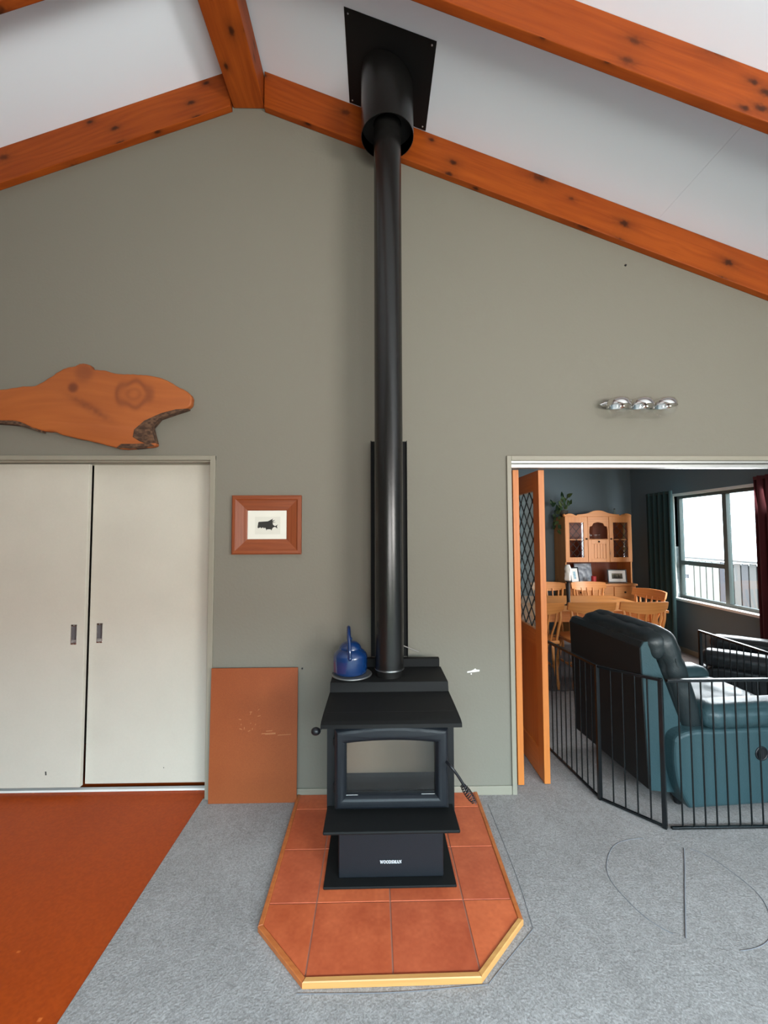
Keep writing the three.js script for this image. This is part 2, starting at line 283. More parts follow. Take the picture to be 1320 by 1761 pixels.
// ───────── sliding cupboard doors ─────────
function cupboardDoor(x0, x1, z, hx, label, scuffs) {
  const o = thing('sliding_door', label, 'door', [(x0 + x1) / 2, 0.04, z]);
  const s = shapeOf([[x0, 0.04], [x1, 0.04], [x1, 2.0], [x0, 2.0]]);
  s.holes.push(pathOf([[hx - 0.016, 0.895], [hx + 0.016, 0.895], [hx + 0.016, 1.005], [hx - 0.016, 1.005]]));
  partW(o, 'panel', uvBox(extrude(s, 0.03, 0.0015).translate(0, 0, z - 0.03)), mDoor);
  const h = partW(o, 'flush_pull', [slab(hx - 0.018, hx - 0.0145, 0.89, 1.01, z - 0.017, z + 0.0018, 0.001), slab(hx + 0.0145, hx + 0.018, 0.89, 1.01, z - 0.017, z + 0.0018, 0.001), slab(hx - 0.018, hx + 0.018, 0.999, 1.01, z - 0.017, z + 0.0018, 0.001), at(box(0.031, 0.024, 0.003, 0, 0, 0, 0.001), hx, 0.9045, z - 0.0075, -0.75), slab(hx - 0.018, hx + 0.018, 0.889, 0.8965, z - 0.017, z + 0.002, 0.001)], mChrome, 'recessed chrome pull');
  partW(h, 'recess', slab(hx - 0.0158, hx + 0.0158, 0.8955, 1.0045, z - 0.0195, z - 0.0175), M({ color: 0x5c5558, roughness: 0.4, metalness: 0.5 }), 'dark recess of the pull');
  partW(h, 'screw', [ball(0.0028, hx, 1.0045, z + 0.0015, 8), ball(0.0028, hx, 0.893, z + 0.0005, 8)], mSilver);
  for (const [sx, sy, sw, sh] of scuffs) partW(o, 'scuff_mark', at(box(sw, sh, 0.0006), sx, sy, z + 0.0002, 0, 0, 0.1), mInk, 'small dark scuff');
}
cupboardDoor(-2.55, -1.782, -0.062, -1.845, 'cream sliding cupboard door on the left, overlapping in front of its pair', [[-1.985, 0.125, 0.008, 0.022]]);
cupboardDoor(-1.775, -1.012, -0.098, -1.712, 'cream sliding cupboard door beside the small framed picture', [[-1.3, 0.13, 0.004, 0.006]]);

// ───────── live-edge slab ─────────
{
  const pts = [[-2.62, 2.50], [-2.45, 2.435], [-2.25, 2.433], [-2.12, 2.452], [-2.047, 2.456], [-1.97, 2.5], [-1.912, 2.541], [-1.86, 2.568], [-1.816, 2.577], [-1.785, 2.592], [-1.752, 2.594], [-1.722, 2.583], [-1.704, 2.560], [-1.641, 2.553], [-1.55, 2.532], [-1.46, 2.530], [-1.38, 2.524], [-1.31, 2.512], [-1.25, 2.488], [-1.19, 2.452], [-1.15, 2.432], [-1.118, 2.405], [-1.108, 2.372], [-1.118, 2.335], [-1.16, 2.312], [-1.235, 2.287], [-1.30, 2.255], [-1.345, 2.205], [-1.335, 2.155], [-1.318, 2.115], [-1.326, 2.090], [-1.40, 2.082], [-1.47, 2.074], [-1.53, 2.075], [-1.60, 2.093], [-1.72, 2.123], [-1.864, 2.155], [-1.92, 2.176], [-1.99, 2.183], [-2.06, 2.203], [-2.142, 2.238], [-2.245, 2.240], [-2.4, 2.26], [-2.6, 2.22], [-2.78, 2.3], [-2.76, 2.42]];
  const slabT = tex(1024, 512, 2, 1, (X, Y) => {
    const x = X - 3.0, y = Y + 1.8;                                     // metres on the wall
    const bend = y + 0.05 * Math.sin(x * 4.1) + 0.03 * fbm(x * 3, y * 3, 2);
    let t = 0.5 * fbm(x * 3, bend * 42, 5, 3) + 0.5 * fbm(x * 2, y * 5, 9, 3), k = 0;
    k = Math.max(k, 0.85 * Math.exp(-Math.pow(Math.hypot(x + 1.817, y - 2.443) / 0.030, 4)));
    const d = Math.hypot((x + 1.455) / 1.25, y - 2.405); k = Math.max(k, 0.5 * Math.exp(-Math.pow((d - 0.075 - 0.008 * Math.sin(x * 60)) / 0.016, 2)) + 0.25 * Math.exp(-Math.pow((d - 0.03) / 0.012, 2)));
    const q = (x + 1.72) * 0.86 + (y - 2.3) * -0.5, r = (x + 1.68) * 0.5 + (y - 2.3) * 0.86; k = Math.max(k, 0.5 * Math.exp(-Math.pow(r / 0.022, 2) - Math.pow(q / 0.14, 4)) * (0.4 + fbm(x * 40, y * 40, 3, 2)));
    k = Math.max(k, 0.45 * Math.exp(-Math.pow(Math.hypot(x + 1.755, y - 2.535) / 0.055, 4)));
    return mixc(mixc([180, 100, 44], [150, 76, 30], Math.min(1, t * 1.2 - 0.1)), [104, 50, 24], k);
  }, true, false);
  slabT.repeat.set(0.5, 1); slabT.offset.set(1.5, -1.8);
  const o = thing('timber_slab', 'orange live-edge timber slab mounted on the wall above the cupboard doors', 'wall decoration', [-1.75, 2.07, 0.01]);
  const s = new THREE.Shape(); const cr = new THREE.CatmullRomCurve3(pts.map(([x, y]) => new THREE.Vector3(x, y, 0)), true, 'catmullrom', 0.5);
  const N = 240, R = rng(5); for (let i = 0; i < N; i++) { const p = cr.getPoint(i / N), j = 0.003; p.x += (R() - 0.5) * j; p.y += (R() - 0.5) * j; i ? s.lineTo(p.x, p.y) : s.moveTo(p.x, p.y); }
  s.closePath();
  const g = new THREE.ExtrudeGeometry(s, { depth: 0.026, bevelEnabled: true, bevelThickness: 0.01, bevelSize: 0.009, bevelOffset: -0.009, bevelSegments: 3 }).toNonIndexed();
  const p = g.attributes.position, uv = g.attributes.uv; for (let i = 0; i < p.count; i++) uv.setXY(i, p.getX(i), p.getY(i));
  g.translate(0, 0, 0.02);
  partW(o, 'board', toCreasedNormals(g, 0.7), M({ map: slabT, roughness: 0.62 }));
  const bark = (q, z0, z1) => { const b = shapeOf(q); const e = new THREE.ExtrudeGeometry(b, { depth: z1 - z0, bevelEnabled: true, bevelThickness: 0.008, bevelSize: 0.006, bevelOffset: -0.004, bevelSegments: 2 }).toNonIndexed().translate(0, 0, z0); const pp = e.attributes.position; for (let i = 0; i < pp.count; i++) { const n = noise3(pp.getX(i) * 60, pp.getY(i) * 60, 3) - 0.5; pp.setXYZ(i, pp.getX(i) + n * 0.008, pp.getY(i) + n * 0.008, pp.getZ(i) + n * 0.004); } e.computeVertexNormals(); return uvBox(e); };
  const mBark = M({ roughness: 0.95, map: tex(128, 128, 0.2, 0.2, (x, y) => { const n = fbm(x * 60, y * 90, 3, 4); return mixc([132, 98, 72], [46, 30, 22], n * 1.1); }) });
  partW(o, 'bark_edge', bark([[-1.13, 2.318], [-1.21, 2.292], [-1.30, 2.258], [-1.343, 2.205], [-1.333, 2.15], [-1.318, 2.11], [-1.37, 2.105], [-1.415, 2.12], [-1.452, 2.145], [-1.445, 2.19], [-1.385, 2.245], [-1.29, 2.287], [-1.2, 2.312]], 0.02, 0.052), mBark, 'dark grey brown bark along the broken lower edge');
  partW(o, 'bark_edge', bark([[-1.326, 2.092], [-1.40, 2.084], [-1.47, 2.076], [-1.545, 2.078], [-1.52, 2.098], [-1.43, 2.102], [-1.35, 2.106]], 0.018, 0.056), mBark);
  partW(o, 'bark_edge', [bark([[-2.0, 2.19], [-2.142, 2.245], [-2.26, 2.25], [-2.4, 2.262], [-2.4, 2.24], [-2.26, 2.228], [-2.14, 2.22], [-2.0, 2.176]], 0.016, 0.045)], mBark, 'dark bark along the lower left edge');
}

// ───────── small framed picture ─────────
{
  const o = thing('picture_frame', 'small dark animal print in a wide reddish brown frame on the green wall', 'picture', [-0.658, 1.437, 0.0005]);
  const x0 = -0.868, x1 = -0.448, y0 = 1.437, y1 = 1.795, i = 0.092, prof = [[0, 0.002], [0, 0.022], [0.008, 0.028], [0.022, 0.028], [0.03, 0.022], [0.045, 0.019], [0.07, 0.014], [0.086, 0.012], [0.092, 0.008], [0.092, 0.002]];
  const rail = (a, b, nx, ny) => {                                      // mitred moulding between outer corners a and b, inward normal n
    const P2 = [], ix = [], dx = Math.sign(b[0] - a[0]), dy = Math.sign(b[1] - a[1]);
    for (const [d, z] of prof) P2.push([a[0] + nx * d + dx * d, a[1] + ny * d + dy * d, z], [b[0] + nx * d - dx * d, b[1] + ny * d - dy * d, z]);
    for (let k = 0; k < prof.length - 1; k++) ix.push(k * 2, k * 2 + 1, k * 2 + 2, k * 2 + 1, k * 2 + 3, k * 2 + 2);
    const g = new THREE.BufferGeometry(); g.setAttribute('position', new THREE.Float32BufferAttribute(P2.flat(), 3)); g.setIndex(ix);
    const q = g.toNonIndexed(); q.computeVertexNormals(); return uvBox(q, dx ? 'x' : 'y');
  };
  partW(o, 'frame_rail', rail([x0, y0], [x1, y0], 0, 1), mFrameRed); partW(o, 'frame_rail', rail([x1, y0], [x1, y1], -1, 0), mFrameRed);
  partW(o, 'frame_rail', rail([x1, y1], [x0, y1], 0, -1), mFrameRed); partW(o, 'frame_rail', rail([x0, y1], [x0, y0], 1, 0), mFrameRed);
  const mt = partW(o, 'mat', slab(x0 + i - 0.006, x1 - i + 0.006, y0 + i - 0.006, y1 - i + 0.006, 0.003, 0.006), mMat);
  const cx = -0.655, cy = 1.612;
  const pr = partW(mt, 'print', slab(cx - 0.077, cx + 0.077, cy - 0.053, cy + 0.053, 0.006, 0.0066), mPaper);
  const q = (u, v) => [cx - 0.077 + (u - 475) / 365 * 0.154, cy + 0.053 - (v - 405) / 250 * 0.106];
  const fig = [[530, 478], [660, 470], [690, 455], [735, 432], [722, 460], [770, 450], [725, 475], [780, 482], [728, 488], [735, 520], [765, 540], [805, 515], [790, 540], [800, 575], [765, 550], [735, 560], [720, 585], [715, 603], [700, 585], [650, 585], [640, 603], [634, 580], [620, 560], [605, 572], [590, 556], [570, 570], [550, 556], [530, 568], [512, 562], [522, 490]].map(([u, v]) => q(u, v));
  partW(pr, 'printed_figure', extrude(shapeOf(fig), 0.0004).translate(0, 0, 0.0066), mInk);
}

// ───────── brown board leaning on the wall ─────────
{
  const o = thing('hardboard_sheet', 'plain brown hardboard sheet leaning against the wall between the cupboard and hearth', 'board', [-0.716, 0, 0.05]);
  const lean = -0.028;
  part(o, 'sheet', at(box(0.51, 0.765, 0.009, 0, 0.3825, 0, 0.001), 0, 0.001, 0, lean), mHard);
  const R = rng(8), mark = (g) => part(o, 'scratch', at(g, 0, 0, 0, lean), mScratch);
  for (let k = 0; k < 12; k++) mark(at(box(0.004 + R() * 0.02, 0.0016, 0.0005), -0.09 + R() * 0.16, 0.40 + R() * 0.14, 0.0047, 0, 0, R() * 2 - 0.4));
  for (let k = 0; k < 4; k++) mark(at(box(0.03 + R() * 0.06, 0.0018, 0.0005), 0.08 + R() * 0.1, 0.375 + R() * 0.03, 0.0047, 0, 0, 0.05));
}

// ───────── wall light ─────────
{
  const o = thing('wall_light', 'chrome wall light with three clear glass shades high on the wall, unlit', 'light', [1.64, 2.30, 0.0005]);
  const cx = [1.485, 1.628, 1.77];
  const bp = shapeOf([[1.40, 2.362], [1.43, 2.378], [1.5, 2.39], [1.64, 2.394], [1.78, 2.39], [1.84, 2.38], [1.87, 2.364], [1.84, 2.35], [1.64, 2.338], [1.43, 2.348]]);
  partW(o, 'backplate', uvBox(extrude(bp, 0.022, 0.006, 2)), mChrome);
  cx.forEach((x) => {
    const shade = [], hood = lathe([[0.002, 0.034], [0.03, 0.032], [0.054, 0.022], [0.066, 0.002], [0.068, -0.020], [0.065, -0.020], [0.052, 0.016], [0.03, 0.026], [0.002, 0.028]], 32);
    const h = partW(o, 'lamp_holder', [at(hood, x, 2.352, 0.085), bar([x, 2.372, 0.015], [x, 2.376, 0.075], 0.009, 12)], mChrome);
    partW(h, 'bulb', [at(lathe([[0.0005, -0.052], [0.012, -0.049], [0.021, -0.036], [0.022, -0.022], [0.014, 0.0], [0.011, 0.016], [0.0005, 0.018]], 20), x, 2.35, 0.085)], P({ color: 0xffffff, roughness: 0.04, transmission: 1, thickness: 0 }));
    partW(o, 'glass_shade', at(lathe([[0.0655, -0.004], [0.069, -0.02], [0.066, -0.045], [0.054, -0.066], [0.03, -0.078], [0.001, -0.081]], 32), x, 2.35, 0.085), mGlass);
  });
}
// plaster patch and nail on the wall
{
  const g = extrude(shapeOf([[0.555, 0.716], [0.575, 0.718], [0.6, 0.720], [0.63, 0.724], [0.631, 0.733], [0.612, 0.734], [0.604, 0.742], [0.598, 0.736], [0.58, 0.728], [0.556, 0.724]]), 0.002);
  const o = thing('filler_patch', 'small white dab of filler on the wall right of the stove', 'filler', [0.59, 0.716, 0.0003]);
  partW(o, 'dab', [g.translate(0, 0, 0.0003), at(cyl(0.004, 0.002, 0, 0, 0, 10), 0.58, 0.709, 0.0013, Math.PI / 2)], mWhite);
  const n = thing('nail', 'small dark nail high in the wall under the right rafter', 'nail', [1.605, 3.27, 0.0002]);
  part(n, 'head', at(cyl(0.006, 0.006, 0, 0, 0, 10), 0, 0, 0.004, Math.PI / 2), mBlack); part(n, 'shank', at(cyl(0.002, 0.006, 0, 0, 0, 8), 0, 0, 0.0005, Math.PI / 2), mBlack);
  const n2 = thing('nail', 'small dark nail in the wall above the corner of the leaning board', 'nail', [-0.44, 0.752, 0.0002]);
  part(n2, 'head', at(cyl(0.005, 0.006, 0, 0, 0, 10), 0, 0, 0.004, Math.PI / 2), mBlack); part(n2, 'shank', at(cyl(0.002, 0.006, 0, 0, 0, 8), 0, 0, 0.0005, Math.PI / 2), mBlack);
}

// ───────── hearth ─────────
{
  const o = thing('hearth', 'low terracotta tiled hearth with clipped corners and timber edging under the stove', 'hearth', [0.062, 0, 0.55]);
  const out = [[-0.464, 0.013], [-0.464, 0.87], [-0.254, 1.088], [0.366, 1.084], [0.586, 0.866], [0.603, 0.013]];
  const inset = (pts, d) => pts.map((p, i) => {                        // inset of a convex outline
    const n = pts.length, a = pts[(i + n - 1) % n], b = pts[(i + 1) % n], e1 = [p[0] - a[0], p[1] - a[1]], e2 = [b[0] - p[0], b[1] - p[1]], l1 = Math.hypot(...e1), l2 = Math.hypot(...e2);
    const n1 = [e1[1] / l1, -e1[0] / l1], n2 = [e2[1] / l2, -e2[0] / l2], k = 1 / (1 + n1[0] * n2[0] + n1[1] * n2[1]);
    return [p[0] + (n1[0] + n2[0]) * k * d, p[1] + (n1[1] + n2[1]) * k * d];
  });
  const inn = inset(out, 0.02).map(([x, z], i) => [x, i === 0 || i === 5 ? 0.014 : z]);
  const lay = (pts, y0, y1, bev = 0) => { const g = extrude(shapeOf(pts.map(([x, z]) => [x, -z])), y1 - y0, bev); return uvBox(g.applyMatrix4(new THREE.Matrix4().makeRotationX(-Math.PI / 2)).translate(0, y0, 0)); };
  partW(o, 'mortar_bed', lay(inn, 0.0005, 0.0165), mGrout);
  const clip = (poly, A, B) => { const s = (p) => (B[0] - A[0]) * (p[1] - A[1]) - (B[1] - A[1]) * (p[0] - A[0]), r = []; poly.forEach((p, i) => { const q = poly[(i + 1) % poly.length], a = s(p), b = s(q); if (a <= 0) r.push(p); if ((a < 0 && b > 0) || (a > 0 && b < 0)) { const t = a / (a - b); r.push([p[0] + (q[0] - p[0]) * t, p[1] + (q[1] - p[1]) * t]); } }); return r; };
  const orient = (() => { let a = 0; inn.forEach((p, i) => { const q = inn[(i + 1) % inn.length]; a += p[0] * q[1] - q[0] * p[1]; }); return a; })();
  const rim = orient < 0 ? inn : [...inn].reverse(), T = 0.307, G = 0.0026;
  let k = 0; const R = rng(3);
  for (let c = -2; c < 2; c++) for (let r = -3; r <= 1; r++) {
    const x0 = 0.059 + c * T + G, x1 = 0.059 + (c + 1) * T - G, z0 = 0.763 + r * T + G, z1 = Math.min(0.763 + (r + 1) * T - G, 1.2);
    let poly = [[x0, z0], [x0, z1], [x1, z1], [x1, z0]];
    for (let i = 0; i < rim.length; i++) poly = clip(poly, rim[i], rim[(i + 1) % rim.length]);
    if (poly.length < 3) continue;
    let a = 0; poly.forEach((p, i) => { const q = poly[(i + 1) % poly.length]; a += p[0] * q[1] - q[0] * p[1]; }); if (Math.abs(a) < 2e-4) continue;
    poly = poly.filter((p, i) => { const q = poly[(i + 1) % poly.length]; return Math.hypot(p[0] - q[0], p[1] - q[1]) > 0.004; });
    if (poly.length < 3) continue;
    const g = lay(poly, 0.012, 0.02 + (R() - 0.5) * 0.0008, 0.0012); const uv = g.attributes.uv, ox = R() * 3, oy = R() * 3; for (let i = 0; i < uv.count; i++) uv.setXY(i, uv.getX(i) + ox, uv.getY(i) + oy);
    partW(o, 'tile', g, mTiles[k++ % 3]);
  }
  for (let i = 0; i < 5; i++) { const q = [out[i], out[i + 1], inn[i + 1], inn[i]]; partW(o, 'edging', lay(q, 0.0005, i === 2 || i === 3 ? 0.026 : 0.024, 0.003), i === 2 || i === 3 ? mTrimPine : mTrimStain, i === 2 || i === 3 ? 'pale bare pine edging strip' : 'stained timber edging strip'); }
}

// ───────── wood stove ─────────
{
  const X = 0.0675, o = thing('wood_stove', 'black steel wood-burning stove with an arched glass door standing on the tiled hearth', 'stove', [X, 0.0205, 0.4]);
  partW(o, 'base_plate', slab(-0.229, 0.352, 0.0206, 0.031, 0.13, 0.70, 0.003), mSteelMatt);
  partW(o, 'pedestal', [slab(-0.167, 0.302, 0.031, 0.27, 0.16, 0.653, 0.006)], mCast);
  // badge on the pedestal
  const bs = new THREE.Shape(); bs.moveTo(0.014, 0.108); bs.lineTo(0.117, 0.108); bs.lineTo(0.113, 0.098); bs.quadraticCurveTo(0.0655, 0.088, 0.018, 0.098); bs.closePath();
  const b = partW(o, 'badge', extrude(bs, 0.003, 0.0006).translate(0, 0, 0.652), mBlack, 'small black badge');
  const font = await new FontLoader().loadAsync('fonts/droid/droid_serif_bold.typeface.json');
  const tg = new TextGeometry('WOODSMAN', { font, size: 0.0135, depth: 0.0012, curveSegments: 3, bevelEnabled: false }); tg.computeBoundingBox();
  const w = tg.boundingBox.max.x - tg.boundingBox.min.x; tg.scale(0.096 / w, 1, 1).translate(0.0175, 0.0945, 0.6552);
  partW(b, 'lettering', tg, M({ color: 0xe2e2e6, roughness: 0.5 }));
  partW(o, 'ash_shelf', [at(box(0.578, 0.014, 0.185, 0, 0, 0, 0.006), X - 0.001, 0.309, 0.69)], mSteelMatt);
  // firebox shell, open at the front
  const bx0 = -0.224, bx1 = 0.362, front = shapeOf([[bx0, 0.27], [bx1, 0.27], [bx1, 0.735], [bx0, 0.735]]); front.holes.push(pathOf([[-0.15, 0.33], [0.285, 0.33], [0.285, 0.66], [-0.15, 0.66]]));
  partW(o, 'firebox', [uvBox(extrude(front, 0.012).translate(0, 0, 0.593)), slab(bx0, bx0 + 0.01, 0.27, 0.735, 0.16, 0.593), slab(bx1 - 0.01, bx1, 0.27, 0.735, 0.16, 0.593), slab(bx0 + 0.01, bx1 - 0.01, 0.27, 0.735, 0.16, 0.17), slab(bx0 + 0.01, bx1 - 0.01, 0.725, 0.735, 0.17, 0.593), slab(bx0 + 0.01, bx1 - 0.01, 0.27, 0.285, 0.17, 0.593)], mSteel);
  for (const [x0, x1] of [[-0.2, 0.34]]) partW(o, 'firebrick', slab(x0, x1, 0.287, 0.6, 0.272, 0.3, 0.003), mBrick, 'pale firebrick at the back of the firebox');
  partW(o, 'firebrick', slab(-0.212, -0.185, 0.287, 0.6, 0.302, 0.58, 0.003), mBrick); partW(o, 'firebrick', slab(0.325, 0.35, 0.287, 0.6, 0.302, 0.58, 0.003), mBrick);
  partW(o, 'firebox_floor', slab(-0.184, 0.324, 0.2855, 0.298, 0.302, 0.585, 0.002), mAsh);
  // hood: stepped top plate and flared front
  const prof = (pts, x0, x1) => { const g = extrude(shapeOf(pts.map(([z, y]) => [-z, y])), x1 - x0, 0.003, 2); return g.applyMatrix4(new THREE.Matrix4().set(0, 0, 1, x0, 0, 1, 0, 0, -1, 0, 0, 0, 0, 0, 0, 1)); };
  partW(o, 'top_plate', uvBox(toCreasedNormals(prof([[0.15, 0.785], [0.15, 0.80], [0.398, 0.80], [0.412, 0.755], [0.412, 0.736], [0.38, 0.736], [0.372, 0.785]], -0.232, 0.373), 0.4)), mSteelMatt);
  const hood = prof([[0.40, 0.742], [0.40, 0.757], [0.52, 0.745], [0.62, 0.733], [0.672, 0.724], [0.690, 0.714], [0.692, 0.698], [0.676, 0.698], [0.664, 0.709], [0.60, 0.721]], -0.233, 0.374);
  { const p = hood.attributes.position; for (let i = 0; i < p.count; i++) p.setX(i, X + 0.003 + (p.getX(i) - X - 0.003) * (1 + 0.14 * Math.max(0, p.getZ(i) - 0.41))); }
  partW(o, 'hood', uvBox(toCreasedNormals(hood, 0.4)), mSteelMatt);
  partW(o, 'rear_deflector', [slab(-0.235, 0.365, 0.80, 0.845, 0.135, 0.152, 0.002), slab(-0.235, 0.365, 0.842, 0.846, 0.115, 0.152, 0.001)], mSteelMatt);
  // arched door
  const arch = (x0, x1, y0, y1, rise) => { const q = [[x0, y0], [x1, y0]]; for (let i = 0; i <= 16; i++) { const t = 1 - i / 16; q.push([x0 + (x1 - x0) * t, y1 + rise * (1 - Math.pow(2 * t - 1, 2))]); } return q; };
  const ds = shapeOf(arch(-0.177, 0.321, 0.338, 0.674, 0.021)); ds.holes.push(pathOf(arch(-0.139, 0.276, 0.384, 0.624, 0.012)));
  const dg = new THREE.ExtrudeGeometry(ds, { depth: 0.004, bevelEnabled: true, bevelThickness: 0.034, bevelSize: 0.024, bevelOffset: -0.016, bevelSegments: 10 }).translate(0, 0, 0.637);
  const door = partW(o, 'door', uvBox(toCreasedNormals(dg, 0.6)), mCast, 'charcoal cast door frame with a rounded moulding');
  partW(door, 'door_glass', at(uvBox(extrude(shapeOf(arch(-0.15, 0.287, 0.374, 0.634, 0.012)), 0.004)), 0, 0, 0.628), mGlass);
  partW(door, 'glass_clip', [slab(-0.134, -0.08, 0.385, 0.391, 0.634, 0.654, 0.001)], mAlu); partW(door, 'glass_clip', [slab(0.205, 0.266, 0.385, 0.391, 0.634, 0.654, 0.001)], mAlu);
  for (const y of [0.61, 0.405]) partW(door, 'hinge', [cyl(0.009, 0.03, -0.186, y, 0.62, 12), at(cyl(0.005, 0.05, 0, 0, 0, 10), -0.186, y, 0.62), slab(-0.186, -0.165, y - 0.012, y + 0.012, 0.607, 0.615)], mSteel);
  const hd = partW(door, 'door_handle', [tube([[0.315, 0.535, 0.66], [0.323, 0.543, 0.70], [0.338, 0.53, 0.715], [0.36, 0.50, 0.715], [0.388, 0.455, 0.715], [0.402, 0.43, 0.715]], 0.006, 30, 10)], mBlack);
  const coil = [], A = V([0.378, 0.462, 0.715]), B = V([0.432, 0.385, 0.715]), dr = B.clone().sub(A).normalize(), n1 = new THREE.Vector3(0, 0, 1), n2 = dr.clone().cross(n1); const NT = 9; for (let i = 0; i <= NT * 12; i++) { const t = i / (NT * 12), a = t * NT * 6.283, r = 0.004 + 0.0115 * Math.pow(Math.sin(Math.PI * (0.12 + 0.8 * t)), 0.8); coil.push(A.clone().lerp(B, t).addScaledVector(n1, Math.cos(a) * r).addScaledVector(n2, Math.sin(a) * r).toArray()); }
  partW(hd, 'handle_coil', [tube(coil, 0.0022, NT * 30, 6)], M({ color: 0x4c4648, roughness: 0.3, metalness: 0.8 }), 'spring coil grip');
  partW(o, 'air_control', [tube([[-0.20, 0.69, 0.50], [-0.235, 0.655, 0.51], [-0.262, 0.622, 0.515], [-0.275, 0.614, 0.515]], 0.004, 16, 8), at(new THREE.SphereGeometry(0.019, 16, 12).scale(1.25, 1, 1), -0.288, 0.610, 0.515)], mBlack, 'round-ended control lever');
}

// ───────── flue ─────────
{
  const X = 0.075, Z = 0.285, o = thing('flue_pipe', 'tall straight black flue pipe rising from the stove to the ceiling', 'flue', [X, 0.801, Z]);
  partW(o, 'pipe', [cyl(0.0775, 3.28, X, 0.83 + 1.64, Z, 48)], mFlue);
  partW(o, 'spigot', [at(lathe([[0.0745, 0], [0.0745, 0.034], [0.079, 0.036], [0.079, 0.042], [0.0775, 0.044]], 48), X, 0.801, Z)], mFlue);
  partW(o, 'joint_band', [at(lathe([[0.078, -0.002], [0.0792, 0], [0.0792, 0.0035], [0.078, 0.0055]], 48), X, 0.836, Z)], mSilver, 'thin bright rim of the joint');
  const s = thing('flue_shield', 'flat black steel heat shield standing behind the lower flue', 'heat shield', [0.081, 0.855, 0.1]);
  partW(s, 'sheet', [slab(-0.026, 0.189, 0.846, 2.11, 0.096, 0.1, 0.001), slab(-0.026, -0.022, 0.846, 2.11, 0.1, 0.122, 0.001), slab(0.185, 0.189, 0.846, 2.11, 0.1, 0.122, 0.001)], mSteelMatt);
  for (const y of [1.1, 1.9]) partW(s, 'bracket', slab(0.06, 0.1, y, y + 0.03, 0.0005, 0.096), mSteelMatt);
  partW(s, 'rod', [bar([0.12, 0.938, 0.16], [0.246, 0.888, 0.17], 0.0035, 10)], M({ color: 0x8a8680, roughness: 0.4, metalness: 0.7 }), 'thin grey rod sticking out to the right');
  const c = thing('flue_casing', 'wide black flue casing with a square plate fixed to the sloping ceiling', 'flue casing', [X, 3.83, Z]);
  const top = (x) => ceilY(x) - 0.02, cas = new THREE.CylinderGeometry(0.15, 0.15, 1, 64, 1, true), cp = cas.attributes.position;
  for (let i = 0; i < cp.count; i++) cp.setY(i, cp.getY(i) > 0 ? top(X + cp.getX(i)) : 3.83);
  const casIn = cas.clone(); casIn.scale(0.985, 1, 0.985); const ip = casIn.index.array; for (let i = 0; i < ip.length; i += 3) { const t = ip[i]; ip[i] = ip[i + 1]; ip[i + 1] = t; }
  cas.computeVertexNormals();
  partW(c, 'sleeve', [cas.translate(X, 0, Z), casIn.translate(X, 0, Z), at(new THREE.RingGeometry(0.147, 0.15, 64), X, 3.83, Z, Math.PI / 2)], mFlue);
  partW(c, 'inner_ring', at(lathe([[0.08, 0], [0.1475, 0], [0.1475, 0.004], [0.08, 0.004], [0.08, 0]], 48), X, 3.9, Z), mSteelMatt);
  const hyp = Math.sqrt(1 + S * S), sx0 = -0.155, sx1 = 0.325, L = (sx1 - sx0) * hyp, mx = (sx0 + sx1) / 2;
  const ps = shapeOf([[-L / 2, -0.248], [L / 2, -0.248], [L / 2, 0.248], [-L / 2, 0.248]]), hole = new THREE.Path(); hole.absellipse((X - mx) * hyp, -(Z - 0.299), 0.15 * hyp, 0.149, 0, 6.2832); ps.holes.push(hole);
  const plate = at(uvBox(extrude(ps, 0.004, 0.001, 1, 32)), 0, 0, 0, Math.PI / 2); // lies in xz, thickness downwards
  const th = -Math.atan(S);
  partW(c, 'ceiling_plate', at(plate, mx, ceilY(mx) - 0.0008, 0.299, 0, 0, th), mSteelMatt);
  for (const [u, v] of [[-1, -1], [1, -1], [1, 1], [-1, 1]]) partW(c, 'screw', at(at(new THREE.SphereGeometry(0.005, 10, 6), u * (L / 2 - 0.022), -0.005, v * 0.226), mx, ceilY(mx), 0.299, 0, 0, th), mSilver);
}

